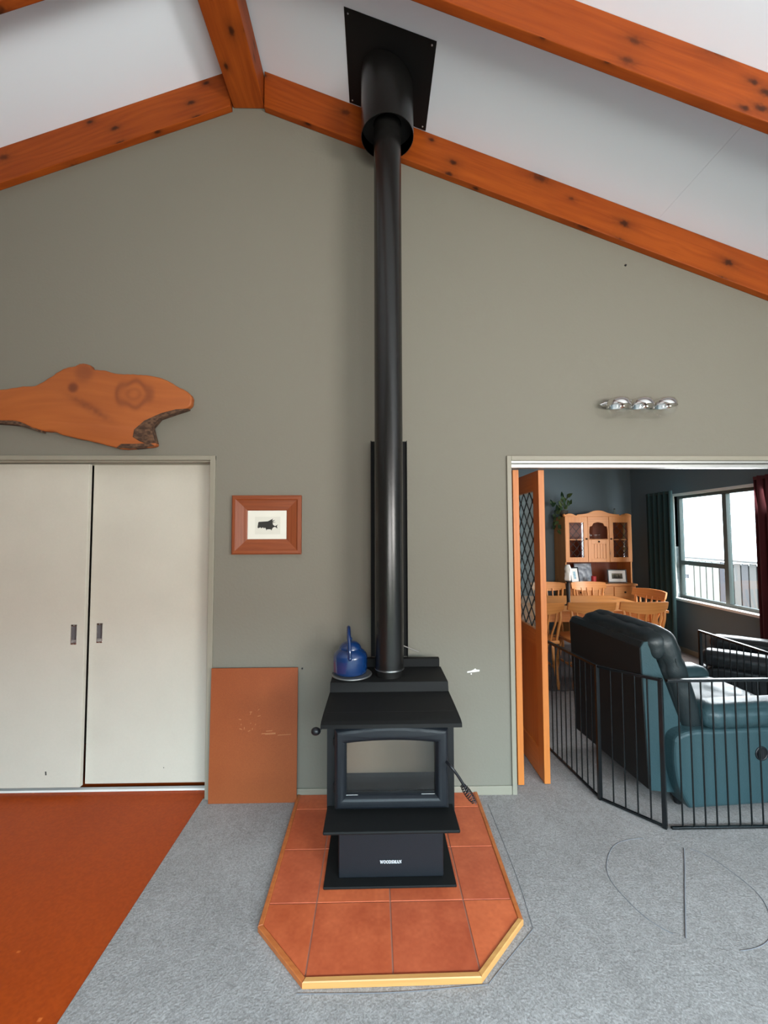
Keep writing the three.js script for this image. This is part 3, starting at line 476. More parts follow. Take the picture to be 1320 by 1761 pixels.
// ───────── kettle on its trivet ─────────
{
  const x = -0.137, z = 0.275, t = thing('trivet', 'round grey metal trivet under the blue kettle', 'trivet', [-0.128, 0.801, 0.283]);
  const sp = []; for (let i = 0; i <= 120; i++) { const a = (i / 120) * 6.283 * 5, r = 0.02 + 0.08 * (i / 120); sp.push([Math.cos(a) * r, 0.006, Math.sin(a) * r]); }
  part(t, 'rim', at(new THREE.TorusGeometry(0.104, 0.005, 10, 60), 0, 0.006, 0, Math.PI / 2), mTrivet);
  part(t, 'plate', at(lathe([[0.001, 0.003], [0.1, 0.003], [0.102, 0.007], [0.1, 0.0085], [0.001, 0.0085]], 48)), mTrivet);
  const k = thing('kettle', 'blue enamel kettle with arched handle standing on the stove top', 'kettle', [x, 0.811, z]);
  part(k, 'body', at(lathe([[0.001, 0.0], [0.078, 0.0], [0.088, 0.006], [0.0915, 0.02], [0.0925, 0.07], [0.0915, 0.092], [0.087, 0.104], [0.074, 0.118], [0.062, 0.127], [0.057, 0.13]], 56)), mKettle);
  const lid = part(k, 'lid', at(lathe([[0.0595, 0.13], [0.0585, 0.139], [0.050, 0.152], [0.034, 0.164], [0.014, 0.17], [0.001, 0.171]], 48)), mKettle);
  part(lid, 'lid_knob', [at(new THREE.SphereGeometry(0.011, 16, 12), 0.0, 0.18, 0.0), cyl(0.005, 0.012, 0, 0.172, 0, 12)], mKettleDark);
  const hp = [[0.004, 0.098, 0.088], [0.002, 0.14, 0.083], [-0.004, 0.2, 0.055], [-0.008, 0.232, 0.01], [-0.010, 0.236, -0.02], [-0.010, 0.2, -0.062], [-0.01, 0.14, -0.083], [-0.01, 0.1, -0.09]];
  const hg = new THREE.ExtrudeGeometry(new THREE.Shape(new THREE.Path().absellipse(0, 0, 0.0045, 0.0115, 0, 6.2832).getPoints(14)), { steps: 40, bevelEnabled: false, extrudePath: new THREE.CatmullRomCurve3(hp.map(V)) });
  part(k, 'handle', [tube(hp, 0.0105, 48, 12)], mKettleDark);
  part(k, 'handle_lug', ball(0.013, 0.004, 0.098, 0.086, 12), mKettleDark); part(k, 'handle_lug', ball(0.013, -0.01, 0.1, -0.088, 12), mKettleDark);
  part(k, 'spout', [tube([[-0.02, 0.055, -0.08], [-0.03, 0.085, -0.118], [-0.036, 0.12, -0.135]], 0.013, 16, 12)], mKettle);
}

// ───────── folding doors of the opening ─────────
function foldingDoor(x0, x1, z0, label) {
  const Z1 = z0, Z0 = z0 - 0.66, w = x1 - x0, o = thing('folding_door', label, 'door', [(x0 + x1) / 2, 0.006, (Z0 + Z1) / 2], 0, 'folded timber doors in the opening');
  const b = (y0, y1, a, c, g, t = 0, r = 0.002) => slab(x0 + t, x1 - t, y0, y1, a, c, r, g);
  partW(o, 'stile', b(0.006, 1.965, Z1 - 0.1, Z1, 'y'), mDoorWood); partW(o, 'stile', b(0.006, 1.965, Z0, Z0 + 0.1, 'y'), mDoorWood);
  partW(o, 'rail', b(1.84, 1.965, Z0 + 0.1, Z1 - 0.1, 'z'), mDoorWood); partW(o, 'rail', b(0.82, 0.93, Z0 + 0.1, Z1 - 0.1, 'z'), mDoorWood); partW(o, 'rail', b(0.006, 0.18, Z0 + 0.1, Z1 - 0.1, 'z'), mDoorWood);
  partW(o, 'lower_panel', b(0.18, 0.82, Z0 + 0.1, Z1 - 0.1, 'y', 0.010, 0), mDoorWood);
  const gl = partW(o, 'glass', slab((x0 + x1) / 2 - 0.002, (x0 + x1) / 2 + 0.002, 0.93, 1.84, Z0 + 0.1, Z1 - 0.1), mGlassTex);
  const lead = [], gz0 = Z0 + 0.1, gz1 = Z1 - 0.1, gw = gz1 - gz0, n = 4, dz = gw / n, dy = 0.91 / 7, xm = (x0 + x1) / 2;
  const seg = (za, ya, zb, yb) => { let t0 = 0, t1 = 1; const f = (p, q) => { if (q === 0) return p >= 0; const r = p / q; if (q < 0) { if (r > t1) return false; t0 = Math.max(t0, r); } else { if (r < t0) return false; t1 = Math.min(t1, r); } return true; }; const DZ = zb - za, DY = yb - ya; if (f(za - gz0, -DZ) && f(gz1 - za, DZ) && f(ya - 0.93, -DY) && f(1.84 - ya, DY) && t1 - t0 > 0.02) lead.push(bar([xm, ya + DY * t0, za + DZ * t0], [xm, ya + DY * t1, za + DZ * t1], 0.0045, 6)); };
  for (let i = -8; i < 12; i++) { seg(gz0 + i * dz, 0.93, gz0 + (i + 7) * dz, 0.93 + 7 * dy); seg(gz0 + i * dz, 1.84, gz0 + (i + 7) * dz, 1.84 - 7 * dy); }
  partW(gl, 'lead_came', lead, mLead, 'diamond lead lattice');
}
foldingDoor(0.879, 0.917, -0.075, 'timber folding door with leaded glass, nearest the door frame');
foldingDoor(1.046, 1.084, -0.083, 'timber folding door with leaded glass, second from the door frame');

// ───────── black metal folding fence ─────────
{
  const o = thing('folding_fence', 'black metal bar fence in folding sections standing round the green recliner', 'fence', [1.53, 0, 0.335]);
  const H = 0.772, panel = (a, b, n, post0, post1) => {
    const A = V([a[0], 0, a[1]]), B = V([b[0], 0, b[1]]), P3 = (t, y) => { const p = A.clone().lerp(B, t); return [p.x, y, p.z]; };
    const len = A.distanceTo(B), ang = -Math.atan2(B.z - A.z, B.x - A.x), m = A.clone().lerp(B, 0.5);
    partW(o, 'top_rail', at(box(len, 0.016, 0.022, 0, 0, 0, 0.003), m.x, H, m.z, 0, ang), mFence);
    partW(o, 'bottom_rail', at(box(len, 0.012, 0.016, 0, 0, 0, 0.003), m.x, 0.012, m.z, 0, ang), mFence);
    for (let i = 1; i < n; i++) partW(o, 'bar', bar(P3(i / n, 0.015), P3(i / n, H - 0.005), 0.0042, 6), mFence);
    for (const [on, t] of [[post0, 0], [post1, 1]]) if (on) { const p = P3(t, 0); partW(o, 'post', at(box(0.022, H + 0.006, 0.022, 0, (H + 0.006) / 2, 0, 0.003), p[0], 0.002, p[2], 0, ang), mFence); }
  };
  panel([1.19, -1.02], [1.235, -0.58], 7, 1, 1); panel([1.242, -0.572], [1.312, 0.072], 11, 0, 1); panel([1.318, 0.084], [1.525, 0.325], 5, 0, 1); panel([1.55, 0.337], [2.535, 0.34], 16, 0, 1); panel([2.54, 0.32], [2.592, -0.79], 18, 0, 1);
}

// ───────── recliners ─────────
function recliner(name, label, mat, pos, turn, drop = 0, darkMat = mat) {
  const o = thing(name, label, 'armchair', pos, turn);                // faces local +x; 0.86 wide along z, back at x = -0.46
  const sideShape = () => { const s = new THREE.Shape(); s.moveTo(-0.27, 0.035); s.lineTo(0.46, 0.035); s.lineTo(0.47, 0.40); s.quadraticCurveTo(0.44, 0.46, 0.3, 0.452); s.lineTo(-0.12, 0.455); s.quadraticCurveTo(-0.33, 0.47, -0.345, 0.40); s.quadraticCurveTo(-0.375, 0.18, -0.27, 0.035); return s; };
  for (const sgn of [1, -1]) {
    const sp = part(o, 'arm_panel', uvBox(extrude(sideShape(), 0.15, 0.02, 3).translate(0, 0, sgn > 0 ? 0.27 : -0.42)), mat);
    if (sgn > 0) part(sp, 'release_lever', [at(new THREE.TorusGeometry(0.034, 0.006, 8, 28), 0.17, 0.315, 0.42), at(cyl(0.03, 0.012, 0, 0, 0, 24), 0.17, 0.315, 0.416, Math.PI / 2), box(0.03, 0.05, 0.014, 0.158, 0.315, 0.424, 0.004)], mBlack, 'round black recess with a lever');
    // padded arm rest with pleats
    const a = pillow(0.64, 0.135, 0.19, 0.06, 26, 0.006, 0, 1); { const p = a.attributes.position; for (let i = 0; i < p.count; i++) { const x = p.getX(i), y = p.getY(i), z = p.getZ(i), low = Math.max(0, Math.min(1, (0.02 - y) / 0.06)); const q = 0.006 * low * Math.cos(x * 95) + 0.004 * (noise3(x * 22, y * 30, z * 22) - 0.5); p.setXYZ(i, x, y + q * 0.6, z + Math.sign(z) * q); } a.computeVertexNormals(); }
    part(o, 'arm_rest', at(a, 0.17, 0.513, sgn * 0.335), mat);
  }
  part(o, 'seat_box', [at(pillow(0.72, 0.30, 0.54, 0.02, 6, 0), 0.08, 0.2, 0)], mat);
  part(o, 'seat_cushion', at(pillow(0.66, 0.17, 0.53, 0.055, 22, 0.02, 0.012, 14, 3), 0.14, 0.43 - drop, 0, 0, 0, 0.05), mat);
  part(o, 'foot_rest', at(pillow(0.1, 0.33, 0.54, 0.035, 12, 0.012, 0.008, 14, 5), 0.47, 0.24, 0), mat);
  // rear shell: a wedge leaning back, and the padded back in front of it
  const sh = new THREE.Shape(); sh.moveTo(-0.445, 0.10); sh.lineTo(-0.30, 0.08); sh.lineTo(-0.22, 0.40); sh.lineTo(-0.42, 0.935); sh.lineTo(-0.455, 0.93); sh.lineTo(-0.475, 0.90); sh.closePath();
  part(o, 'back_shell', uvBox(extrude(sh, 0.77, 0.008, 2).translate(0, 0, -0.44)), darkMat);
  for (const z of [0.3295, -0.449]) part(o, 'side_panel', uvBox(extrude(sh, 0.012, 0.003).translate(0, 0, z)), mat);
  const rp = new THREE.Shape(); rp.moveTo(-0.449, 0.105); rp.lineTo(-0.441, 0.105); rp.lineTo(-0.468, 0.90); rp.lineTo(-0.479, 0.895); rp.closePath();
  part(o, 'rear_panel', uvBox(extrude(rp, 0.78, 0.002).translate(0, 0, -0.445)), mRear, 'plain near-black rear panel');
  const bc = pillow(0.165, 0.62, 0.74, 0.072, 26, 0.014, 0.010, 13, 9); { const p = bc.attributes.position; for (let i = 0; i < p.count; i++) { const x = p.getX(i), y = p.getY(i), z = p.getZ(i), t = Math.max(0, (y - 0.12) / 0.2); p.setXYZ(i, x - 0.012 * Math.exp(-Math.pow((y - 0.13) / 0.02, 2)) * Math.sign(x || 1), y + 0.004 * (noise3(z * 30, 3, 1) - 0.5) * t, z); } bc.computeVertexNormals(); }
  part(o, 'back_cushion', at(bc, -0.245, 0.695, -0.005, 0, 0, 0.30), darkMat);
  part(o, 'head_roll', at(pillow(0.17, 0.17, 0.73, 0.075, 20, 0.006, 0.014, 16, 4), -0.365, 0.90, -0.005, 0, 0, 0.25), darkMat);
  for (const [x, z] of [[-0.25, 0.3], [0.4, 0.3], [-0.25, -0.3], [0.4, -0.3]]) part(o, 'foot', cyl(0.02, 0.05, x, 0.025, z, 12), mBlack);
  return o;
}
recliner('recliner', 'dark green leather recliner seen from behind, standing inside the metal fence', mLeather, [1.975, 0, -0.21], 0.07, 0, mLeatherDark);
recliner('recliner', 'black leather recliner beyond the fence, cut off by the right edge', mLeatherBlack, [3.36, 0, -0.93], 2.384, 0.07);

// ───────── dining table and chairs ─────────
{
  const o = thing('dining_table', 'pine dining table surrounded by pine chairs in the far room', 'table', [2.08, 0.009, -2.38]);
  part(o, 'tabletop', box(1.96, 0.03, 1.1, 0, 0.725, 0, 0.006), mPine);
  part(o, 'apron', [box(1.76, 0.1, 0.022, 0, 0.659, 0.44, 0.002), box(1.76, 0.1, 0.022, 0, 0.659, -0.44, 0.002), box(0.022, 0.1, 0.858, 0.87, 0.659, 0, 0.002, 'z'), box(0.022, 0.1, 0.858, -0.87, 0.659, 0, 0.002, 'z')], mPine);
  for (const x of [-0.87, 0.87]) for (const z of [-0.44, 0.44]) part(o, 'leg', [box(0.075, 0.14, 0.075, x, 0.639, z, 0.004, 'y'), at(lathe([[0.001, 0], [0.024, 0], [0.03, 0.02], [0.026, 0.05], [0.038, 0.2], [0.04, 0.36], [0.032, 0.46], [0.04, 0.5], [0.036, 0.57], [0.001, 0.57]], 20), x, 0, z)], mPine);
}
const chair0 = (() => {
  const o = thing('dining_chair', 'pine dining chair', 'chair', [0, 0, 0], 0, 'pine chairs round the dining table');   // faces local -z, its back at +z
  const seat = new THREE.Shape(); seat.moveTo(-0.2, -0.2); seat.quadraticCurveTo(0, -0.24, 0.2, -0.2); seat.quadraticCurveTo(0.235, 0, 0.18, 0.2); seat.quadraticCurveTo(0, 0.225, -0.18, 0.2); seat.quadraticCurveTo(-0.235, 0, -0.2, -0.2);
  part(o, 'seat', uvBox(at(extrude(seat, 0.034, 0.008, 2), 0, 0.445, 0, -Math.PI / 2)), mPine);
  const arc = (y0, y1, w, r, th, z) => { const g = new THREE.BoxGeometry(w, y1 - y0, th, 20, 3, 1), p = g.attributes.position; for (let i = 0; i < p.count; i++) { const x = p.getX(i), k = p.getY(i) / (y1 - y0), e = 1 - 0.42 * Math.pow(Math.abs(x) / (w / 2), 2.4) * (k > 0 ? 0.35 : 1.4); p.setXYZ(i, x, (y0 + y1) / 2 + p.getY(i) * e, z + p.getZ(i) - (x * x) / r + (p.getY(i)) * 0.2); } g.computeVertexNormals(); return uvBox(g); };
  part(o, 'top_rail', arc(0.748, 0.868, 0.48, 0.85, 0.024, 0.285), mPine);
  for (const x of [-0.14, -0.07, 0, 0.07, 0.14]) part(o, 'splat', tube([[x * 0.85, 0.47, 0.175], [x * 0.9, 0.56, 0.205], [x * 1.05, 0.66, 0.235], [x * 1.15, 0.785, 0.268 - x * x / 0.85]], 0.0105, 14, 8), mPine);
  for (const s of [-1, 1]) part(o, 'back_post', tube([[s * 0.178, 0.465, 0.17], [s * 0.185, 0.58, 0.205], [s * 0.2, 0.69, 0.225], [s * 0.205, 0.785, 0.222]], 0.0145, 14, 8), mPine);
  const leg = (x, z, sx, sz) => { const g = lathe([[0.001, 0], [0.014, 0], [0.018, 0.05], [0.015, 0.09], [0.023, 0.2], [0.022, 0.3], [0.016, 0.36], [0.02, 0.4], [0.016, 0.446], [0.001, 0.446]], 14); return at(g, x + sx, 0, z + sz, Math.atan2(-sz, 0.446), 0, Math.atan2(sx, 0.446)); };
  for (const [x, z] of [[-0.155, -0.15], [0.155, -0.15], [-0.14, 0.15], [0.14, 0.15]]) part(o, 'leg', leg(x, z, Math.sign(x) * 0.045, Math.sign(z) * 0.05), mPine);
  part(o, 'stretcher', [bar([-0.175, 0.2, -0.175], [-0.16, 0.2, 0.178], 0.011, 10), bar([0.175, 0.2, -0.175], [0.16, 0.2, 0.178], 0.011, 10), bar([-0.168, 0.2, 0.0], [0.168, 0.2, 0.0], 0.011, 10)], mPine);
  return o;
})();
const NC = 'pine chairs round the dining table';
chair0.position.set(2.15, 0.011, -1.86); chair0.userData.label = 'pine chair on the near side of the table, its rail half hidden by the recliner';
copy(chair0, [2.675, 0.011, -1.86], 0, 'pine chair on the near side of the table, farthest right before the window', NC);
copy(chair0, [1.63, 0.011, -1.86], 0, 'pine chair on the near side of the table, just right of the folding doors', NC);
copy(chair0, [2.95, 0.011, -3.09], Math.PI, 'sunlit pine chair on the far side of the table, in front of the dresser', NC);
copy(chair0, [2.37, 0.011, -3.06], Math.PI, 'pine chair on the far side of the table, just right of the folding doors', NC);
copy(chair0, [3.06, 0.011, -2.45], 1.78, 'pine chair at the right end of the table beside the green curtain', NC);

// ───────── dresser ─────────
{
  const x0 = 2.79, x1 = 3.78, zf = -3.6, zb = ZD + 0.015, cx = (x0 + x1) / 2, o = thing('dresser', 'pine dresser with leaded glass doors and an arched crown against the far wall', 'dresser', [cx, 0, (zf + zb) / 2]);
  partW(o, 'base_cabinet', [slab(x0, x1, 0.06, 0.79, zb, zf + 0.02, 0.004), slab(x0 + 0.03, x1 - 0.03, 0, 0.06, zb, zf - 0.02)], mPine);
  partW(o, 'worktop', slab(x0 - 0.015, x1 + 0.012, 0.79, 0.82, zb, zf + 0.05, 0.005), mPine);
  for (const [a, b] of [[x0 + 0.02, cx - 0.17], [cx - 0.16, cx + 0.16], [cx + 0.17, x1 - 0.02]]) { const d = partW(o, 'drawer', slab(a, b, 0.63, 0.775, zf + 0.02, zf + 0.036, 0.003), mPine); partW(d, 'knob', ball(0.014, (a + b) / 2, 0.70, zf + 0.047, 10), mDark); const e = partW(o, 'cupboard_door', slab(a, b, 0.09, 0.615, zf + 0.02, zf + 0.036, 0.003, 'y'), mPine); partW(e, 'knob', ball(0.014, b - 0.03, 0.5, zf + 0.047, 10), mDark); }
  const uz = zf - 0.06, y0 = 1.13, y1 = 1.80;                          // upper cabinet front, bottom and top
  partW(o, 'side_panel', [slab(x0, x0 + 0.02, 0.82, y1, zb, uz, 0.003, 'y')], mPine); partW(o, 'side_panel', [slab(x1 - 0.02, x1, 0.82, y1, zb, uz, 0.003, 'y')], mPine);
  partW(o, 'back_panel', slab(x0 + 0.02, x1 - 0.02, 0.82, y1 - 0.02, zb, zb + 0.012, 0, 'y'), mFrameRed);
  partW(o, 'shelf', [slab(x0 + 0.02, x1 - 0.02, y0, y0 + 0.022, zb + 0.012, uz)], mPine); partW(o, 'shelf', [slab(x0 + 0.02, x1 - 0.02, y1 - 0.022, y1, zb + 0.012, uz)], mPine); partW(o, 'shelf', slab(x0 + 0.02, x1 - 0.02, 1.45, 1.465, zb + 0.012, uz - 0.02), mPine);
  const dx = 0.335;
  for (const [a, b, s] of [[x0 + 0.002, x0 + dx, 1], [x1 - dx, x1 - 0.002, -1]]) {
    const fr = shapeOf([[a, y0], [b, y0], [b, y1 - 0.005], [a, y1 - 0.005]]); fr.holes.push(pathOf([[a + 0.06, y0 + 0.07], [b - 0.06, y0 + 0.07], [b - 0.06, y1 - 0.09], [a + 0.06, y1 - 0.09]]));
    const d = partW(o, 'glass_door', uvBox(extrude(fr, 0.02, 0.002).translate(0, 0, uz), 'y'), mPine);
    partW(d, 'pane', slab(a + 0.055, b - 0.055, y0 + 0.065, y1 - 0.085, uz + 0.007, uz + 0.011), mGlass);
    const ld = [], w = b - a - 0.12, h = y1 - y0 - 0.16, nx = 2, ny = 4; for (let i = 0; i < nx; i++) for (let j = 0; j < ny; j++) { const X0 = a + 0.06 + (w * i) / nx, Y0 = y0 + 0.07 + (h * j) / ny, wx = w / nx, hy = h / ny; ld.push(bar([X0, Y0, uz + 0.009], [X0 + wx, Y0 + hy, uz + 0.009], 0.0035, 5), bar([X0 + wx, Y0, uz + 0.009], [X0, Y0 + hy, uz + 0.009], 0.0035, 5)); }
    partW(d, 'lead_came', ld, mLead); partW(d, 'knob', ball(0.013, s > 0 ? b - 0.022 : a + 0.022, 1.47, uz + 0.031, 10), mDark);
  }
  const m0 = x0 + dx + 0.004, m1 = x1 - dx - 0.004;
  const cd = partW(o, 'centre_door', [slab(m0, m0 + 0.05, y0, 1.46, uz, uz + 0.02, 0.002, 'y'), slab(m1 - 0.05, m1, y0, 1.46, uz, uz + 0.02, 0.002, 'y'), slab(m0 + 0.05, m1 - 0.05, 1.395, 1.46, uz, uz + 0.02, 0.002), slab(m0 + 0.05, m1 - 0.05, y0, y0 + 0.055, uz, uz + 0.02, 0.002)], mPine);
  for (let i = 0; i < 5; i++) { const w = (m1 - m0 - 0.1) / 5; partW(cd, 'tongue_board', slab(m0 + 0.05 + i * w + 0.001, m0 + 0.05 + (i + 1) * w - 0.001, y0 + 0.055, 1.395, uz + 0.002, uz + 0.012, 0.002, 'y'), mPine); }
  partW(cd, 'knob', ball(0.013, cx, 1.43, uz + 0.031, 10), mDark);
  const ar = shapeOf([[m0, 1.462], [m1, 1.462], [m1, y1 - 0.005], [m0, y1 - 0.005]]); ar.holes.push(pathOf([[m0 + 0.02, 1.468], [m1 - 0.02, 1.468], [m1 - 0.02, 1.60], [m1 - 0.03, 1.65], [m1 - 0.065, 1.66], [m1 - 0.085, 1.70], [cx, 1.715], [m0 + 0.085, 1.70], [m0 + 0.065, 1.66], [m0 + 0.03, 1.65], [m0 + 0.02, 1.60]]));
  partW(o, 'niche_arch', uvBox(extrude(ar, 0.018, 0.002).translate(0, 0, uz)), mPine);
  const cr = new THREE.Shape(); cr.moveTo(x0, y1 - 0.005); cr.lineTo(x0, y1 + 0.02); cr.quadraticCurveTo(x0 + 0.08, y1 + 0.075, x0 + 0.17, y1 + 0.01); cr.lineTo(x0 + 0.185, y1 + 0.03); cr.quadraticCurveTo(x0 + 0.3, y1 + 0.035, x0 + 0.36, y1 + 0.055); cr.quadraticCurveTo(cx, y1 + 0.125, x1 - 0.36, y1 + 0.055); cr.quadraticCurveTo(x1 - 0.3, y1 + 0.035, x1 - 0.185, y1 + 0.03); cr.lineTo(x1 - 0.17, y1 + 0.01); cr.quadraticCurveTo(x1 - 0.08, y1 + 0.075, x1, y1 + 0.02); cr.lineTo(x1, y1 - 0.005); cr.closePath();
  const cb = partW(o, 'crown_board', uvBox(extrude(cr, 0.02, 0.003).translate(0, 0, uz + 0.004)), mPine);
  partW(cb, 'rosette', ball(0.022, x0 - 0.008, y1 + 0.02, uz + 0.012, 12), mPine);
  // things on it
  const frame = (name, label, x, z, turn, w, h, tilt, art, bw, mw) => { const t = thing(name, label, 'picture', [x, 0.8205, z], turn); const g = (q) => at(q, 0, 0, 0, tilt); part(t, 'frame', [g(box(w, bw, 0.016, 0, bw / 2, 0, 0.002)), g(box(w, bw, 0.016, 0, h - bw / 2, 0, 0.002)), g(box(bw, h - 2 * bw, 0.016, -w / 2 + bw / 2, h / 2, 0, 0.002)), g(box(bw, h - 2 * bw, 0.016, w / 2 - bw / 2, h / 2, 0, 0.002))], mBlack); const m = part(t, 'mat', g(box(w - 2 * bw, h - 2 * bw, 0.004, 0, h / 2, 0)), mWhite); part(m, 'photo', g(box(w - 2 * bw - 2 * mw, h - 2 * bw - 2 * mw, 0.003, 0, h / 2, 0.002)), art); return t; };
  const artBlue = M({ roughness: 0.7, map: tex(64, 64, 0.1, 0.1, (x, y) => mixc([96, 150, 176], [214, 226, 224], fbm(x * 40, y * 70, 4, 3))) });
  const artDark = M({ roughness: 0.7, map: tex(64, 64, 0.16, 0.1, (x, y) => mixc([150, 142, 120], [44, 42, 34], Math.min(1, Math.max(0, fbm(x * 50, y * 60, 6, 3) * 1.5 - (y > 0.07 ? 0.5 : 0))))) });
  frame('framed_photo', 'black frame with a small blue picture, tilted on the left of the dresser worktop', 2.935, -3.66, 0.35, 0.17, 0.235, -0.17, artBlue, 0.018, 0.045);
  frame('framed_photo', 'wide black frame with a dark landscape on the right of the dresser worktop', 3.58, -3.70, -0.1, 0.27, 0.195, -0.12, artDark, 0.014, 0.045);
  const col = thing('photo_collage', 'grey patterned print leaning at the back of the dresser worktop', 'picture', [3.13, 0.8205, -3.80], 0.06);
  const artGrey = M({ roughness: 0.5, map: tex(128, 128, 0.3, 0.3, (x, y) => { const c = fbm(x * 22, y * 22, 12, 3), r = Math.sin(Math.hypot(x - 0.1 + c * 0.05, y - 0.2) * 90) * 0.5 + 0.5; return mixc([86, 92, 102], [206, 212, 218], Math.min(1, c * 0.9 + r * 0.35 - 0.15)); }, true) });
  part(col, 'board', at(box(0.27, 0.28, 0.012, 0, 0.14, 0, 0.001), 0, 0.0005, 0, -0.16), M({ color: 0x555a60, roughness: 0.6 })); part(col, 'print', at(box(0.26, 0.27, 0.002, 0, 0.14, 0.0065), 0, 0.0005, 0, -0.16), artGrey);
  const ca = thing('candle', 'short red pillar candle on the dresser worktop', 'candle', [3.21, 0.8205, -3.67]);
  part(ca, 'wax', at(lathe([[0.001, 0], [0.033, 0], [0.034, 0.005], [0.034, 0.1], [0.031, 0.105], [0.012, 0.1], [0.001, 0.099]], 24)), M({ color: 0xb02a2e, roughness: 0.5 })); part(ca, 'wick', cyl(0.0015, 0.014, 0, 0.105, 0, 6), mInk);
  for (const [k, dxx] of [[0, -0.1], [1, -0.045], [2, 0.02], [3, 0.085]]) { const gl = thing('drinking_glass', ['leftmost of the four small glasses in the arched dresser niche', 'second small glass from the left in the arched dresser niche', 'third small glass from the left in the arched dresser niche', 'rightmost of the four small glasses in the arched dresser niche'][k], 'glass', [cx + dxx, 1.4655, uz - 0.1 - (k % 2) * 0.03], 0, 'small glasses in the dresser niche'); part(gl, 'bowl', at(lathe([[0.001, 0.001], [0.017, 0.001], [0.022, 0.07], [0.021, 0.07], [0.016, 0.004], [0.001, 0.004]], 18)), mGlass); }
  const bo = thing('bottle', 'small clear bottle on top of the dresser at its right', 'bottle', [3.645, 1.8005, -3.84]);
  part(bo, 'glass', at(lathe([[0.001, 0], [0.02, 0], [0.021, 0.06], [0.009, 0.085], [0.009, 0.11], [0.001, 0.11]], 18)), P({ color: 0xb8c4be, roughness: 0.1, transmission: 0.6, thickness: 0 })); part(bo, 'cap', cyl(0.011, 0.016, 0, 0.119, 0, 14), mBlack);
}
// trailing plant on the dresser
{
  const o = thing('potted_plant', 'trailing green pot plant on the left end of the dresser top', 'plant', [2.865, 1.8005, -3.85]);
  const R = rng(17), mLeaf = P({ color: 0x2c4a2a, roughness: 0.5, transmission: 0.15, thickness: 0 }), mLeaf2 = P({ color: 0x4d5c2c, roughness: 0.55, transmission: 0.15, thickness: 0 }), mStem = M({ color: 0x4a5a30, roughness: 0.7 });
  part(o, 'pot', at(lathe([[0.001, 0], [0.05, 0], [0.065, 0.09], [0.069, 0.09], [0.069, 0.1], [0.06, 0.1], [0.055, 0.08], [0.001, 0.08]], 28)), M({ color: 0x4a4238, roughness: 0.7 }));
  const leafG = (() => { const s = new THREE.Shape(); s.moveTo(0, 0); s.bezierCurveTo(0.03, -0.008, 0.042, 0.03, 0, 0.085); s.bezierCurveTo(-0.042, 0.03, -0.03, -0.008, 0, 0); const g = new THREE.ShapeGeometry(s, 6), p = g.attributes.position; for (let i = 0; i < p.count; i++) p.setZ(i, -0.25 * Math.abs(p.getX(i)) - 2.2 * p.getY(i) ** 2); g.computeVertexNormals(); return g; })();
  const vines = [[[0, 0.09, 0], [-0.04, 0.2, 0.02], [-0.02, 0.3, 0.03]], [[0, 0.09, 0], [0.02, 0.22, 0.03], [0.05, 0.31, 0.02]], [[0, 0.09, 0], [-0.1, 0.17, 0.03], [-0.17, 0.2, 0.04], [-0.2, 0.17, 0.05]], [[0, 0.09, 0], [0.06, 0.17, 0.03], [0.1, 0.2, 0.05]], [[0, 0.09, 0], [-0.08, 0.1, 0.06], [-0.11, 0.0, 0.08], [-0.125, -0.1, 0.08], [-0.12, -0.2, 0.08]], [[0, 0.09, 0], [-0.09, 0.1, 0.0], [-0.13, 0.0, 0.0], [-0.15, -0.16, 0.01]], [[0, 0.09, 0], [-0.1, 0.1, -0.04], [-0.14, -0.02, -0.03], [-0.14, -0.12, -0.02]]];
  for (const v of vines) {
    const c = new THREE.CatmullRomCurve3(v.map(V)); part(o, 'stem', tube(v, 0.0028, 16, 5), mStem);
    for (let i = 1; i <= 6; i++) { const p = c.getPoint(Math.min(1, i / 6)), m = new THREE.Mesh(leafG, R() > 0.6 ? mLeaf2 : mLeaf); m.name = 'leaf'; m.castShadow = true; m.position.copy(p); m.rotation.set(-0.5 + R() * 0.9, R() * 6.28, (R() - 0.5) * 2.6 + (p.y < 0.05 ? Math.PI : 0)); m.scale.setScalar(0.75 + R() * 0.5); o.add(m); }
  }
}
// candle stand on the table
{
  const o = thing('candlestick', 'tall black candlestick with a ragged white candle on the dining table', 'candlestick', [2.17, 0.7405, -2.2]);
  part(o, 'stand', at(lathe([[0.001, 0], [0.05, 0], [0.05, 0.008], [0.022, 0.02], [0.019, 0.05], [0.021, 0.2], [0.018, 0.26], [0.03, 0.275], [0.03, 0.282], [0.001, 0.282]], 24)), mBlack);
  const g = lathe([[0.001, 0.283], [0.03, 0.283], [0.036, 0.3], [0.034, 0.34], [0.037, 0.36], [0.028, 0.385], [0.034, 0.41], [0.03, 0.44], [0.022, 0.46], [0.001, 0.458]], 20), p = g.attributes.position; for (let i = 0; i < p.count; i++) { const n = 1 + 0.5 * (noise3(p.getX(i) * 45, p.getY(i) * 40, p.getZ(i) * 45) - 0.5); p.setXYZ(i, p.getX(i) * n, p.getY(i), p.getZ(i) * n); } g.computeVertexNormals();
  part(o, 'candle', g, mWhite);
}
// grey rug under the table
{ const o = thing('rug', 'flat grey rug under the dining table', 'rug', [2.1, 0, -2.4]); part(o, 'pile', box(2.3, 0.008, 1.74, 0, 0.0045, -0.12, 0.003), M({ map: carpetT, color: 0xb0aeb0, roughness: 1, bumpMap: carpetB, bumpScale: 0.006 })); }
scene.getObjectByName('rug').position.y = 0.0;

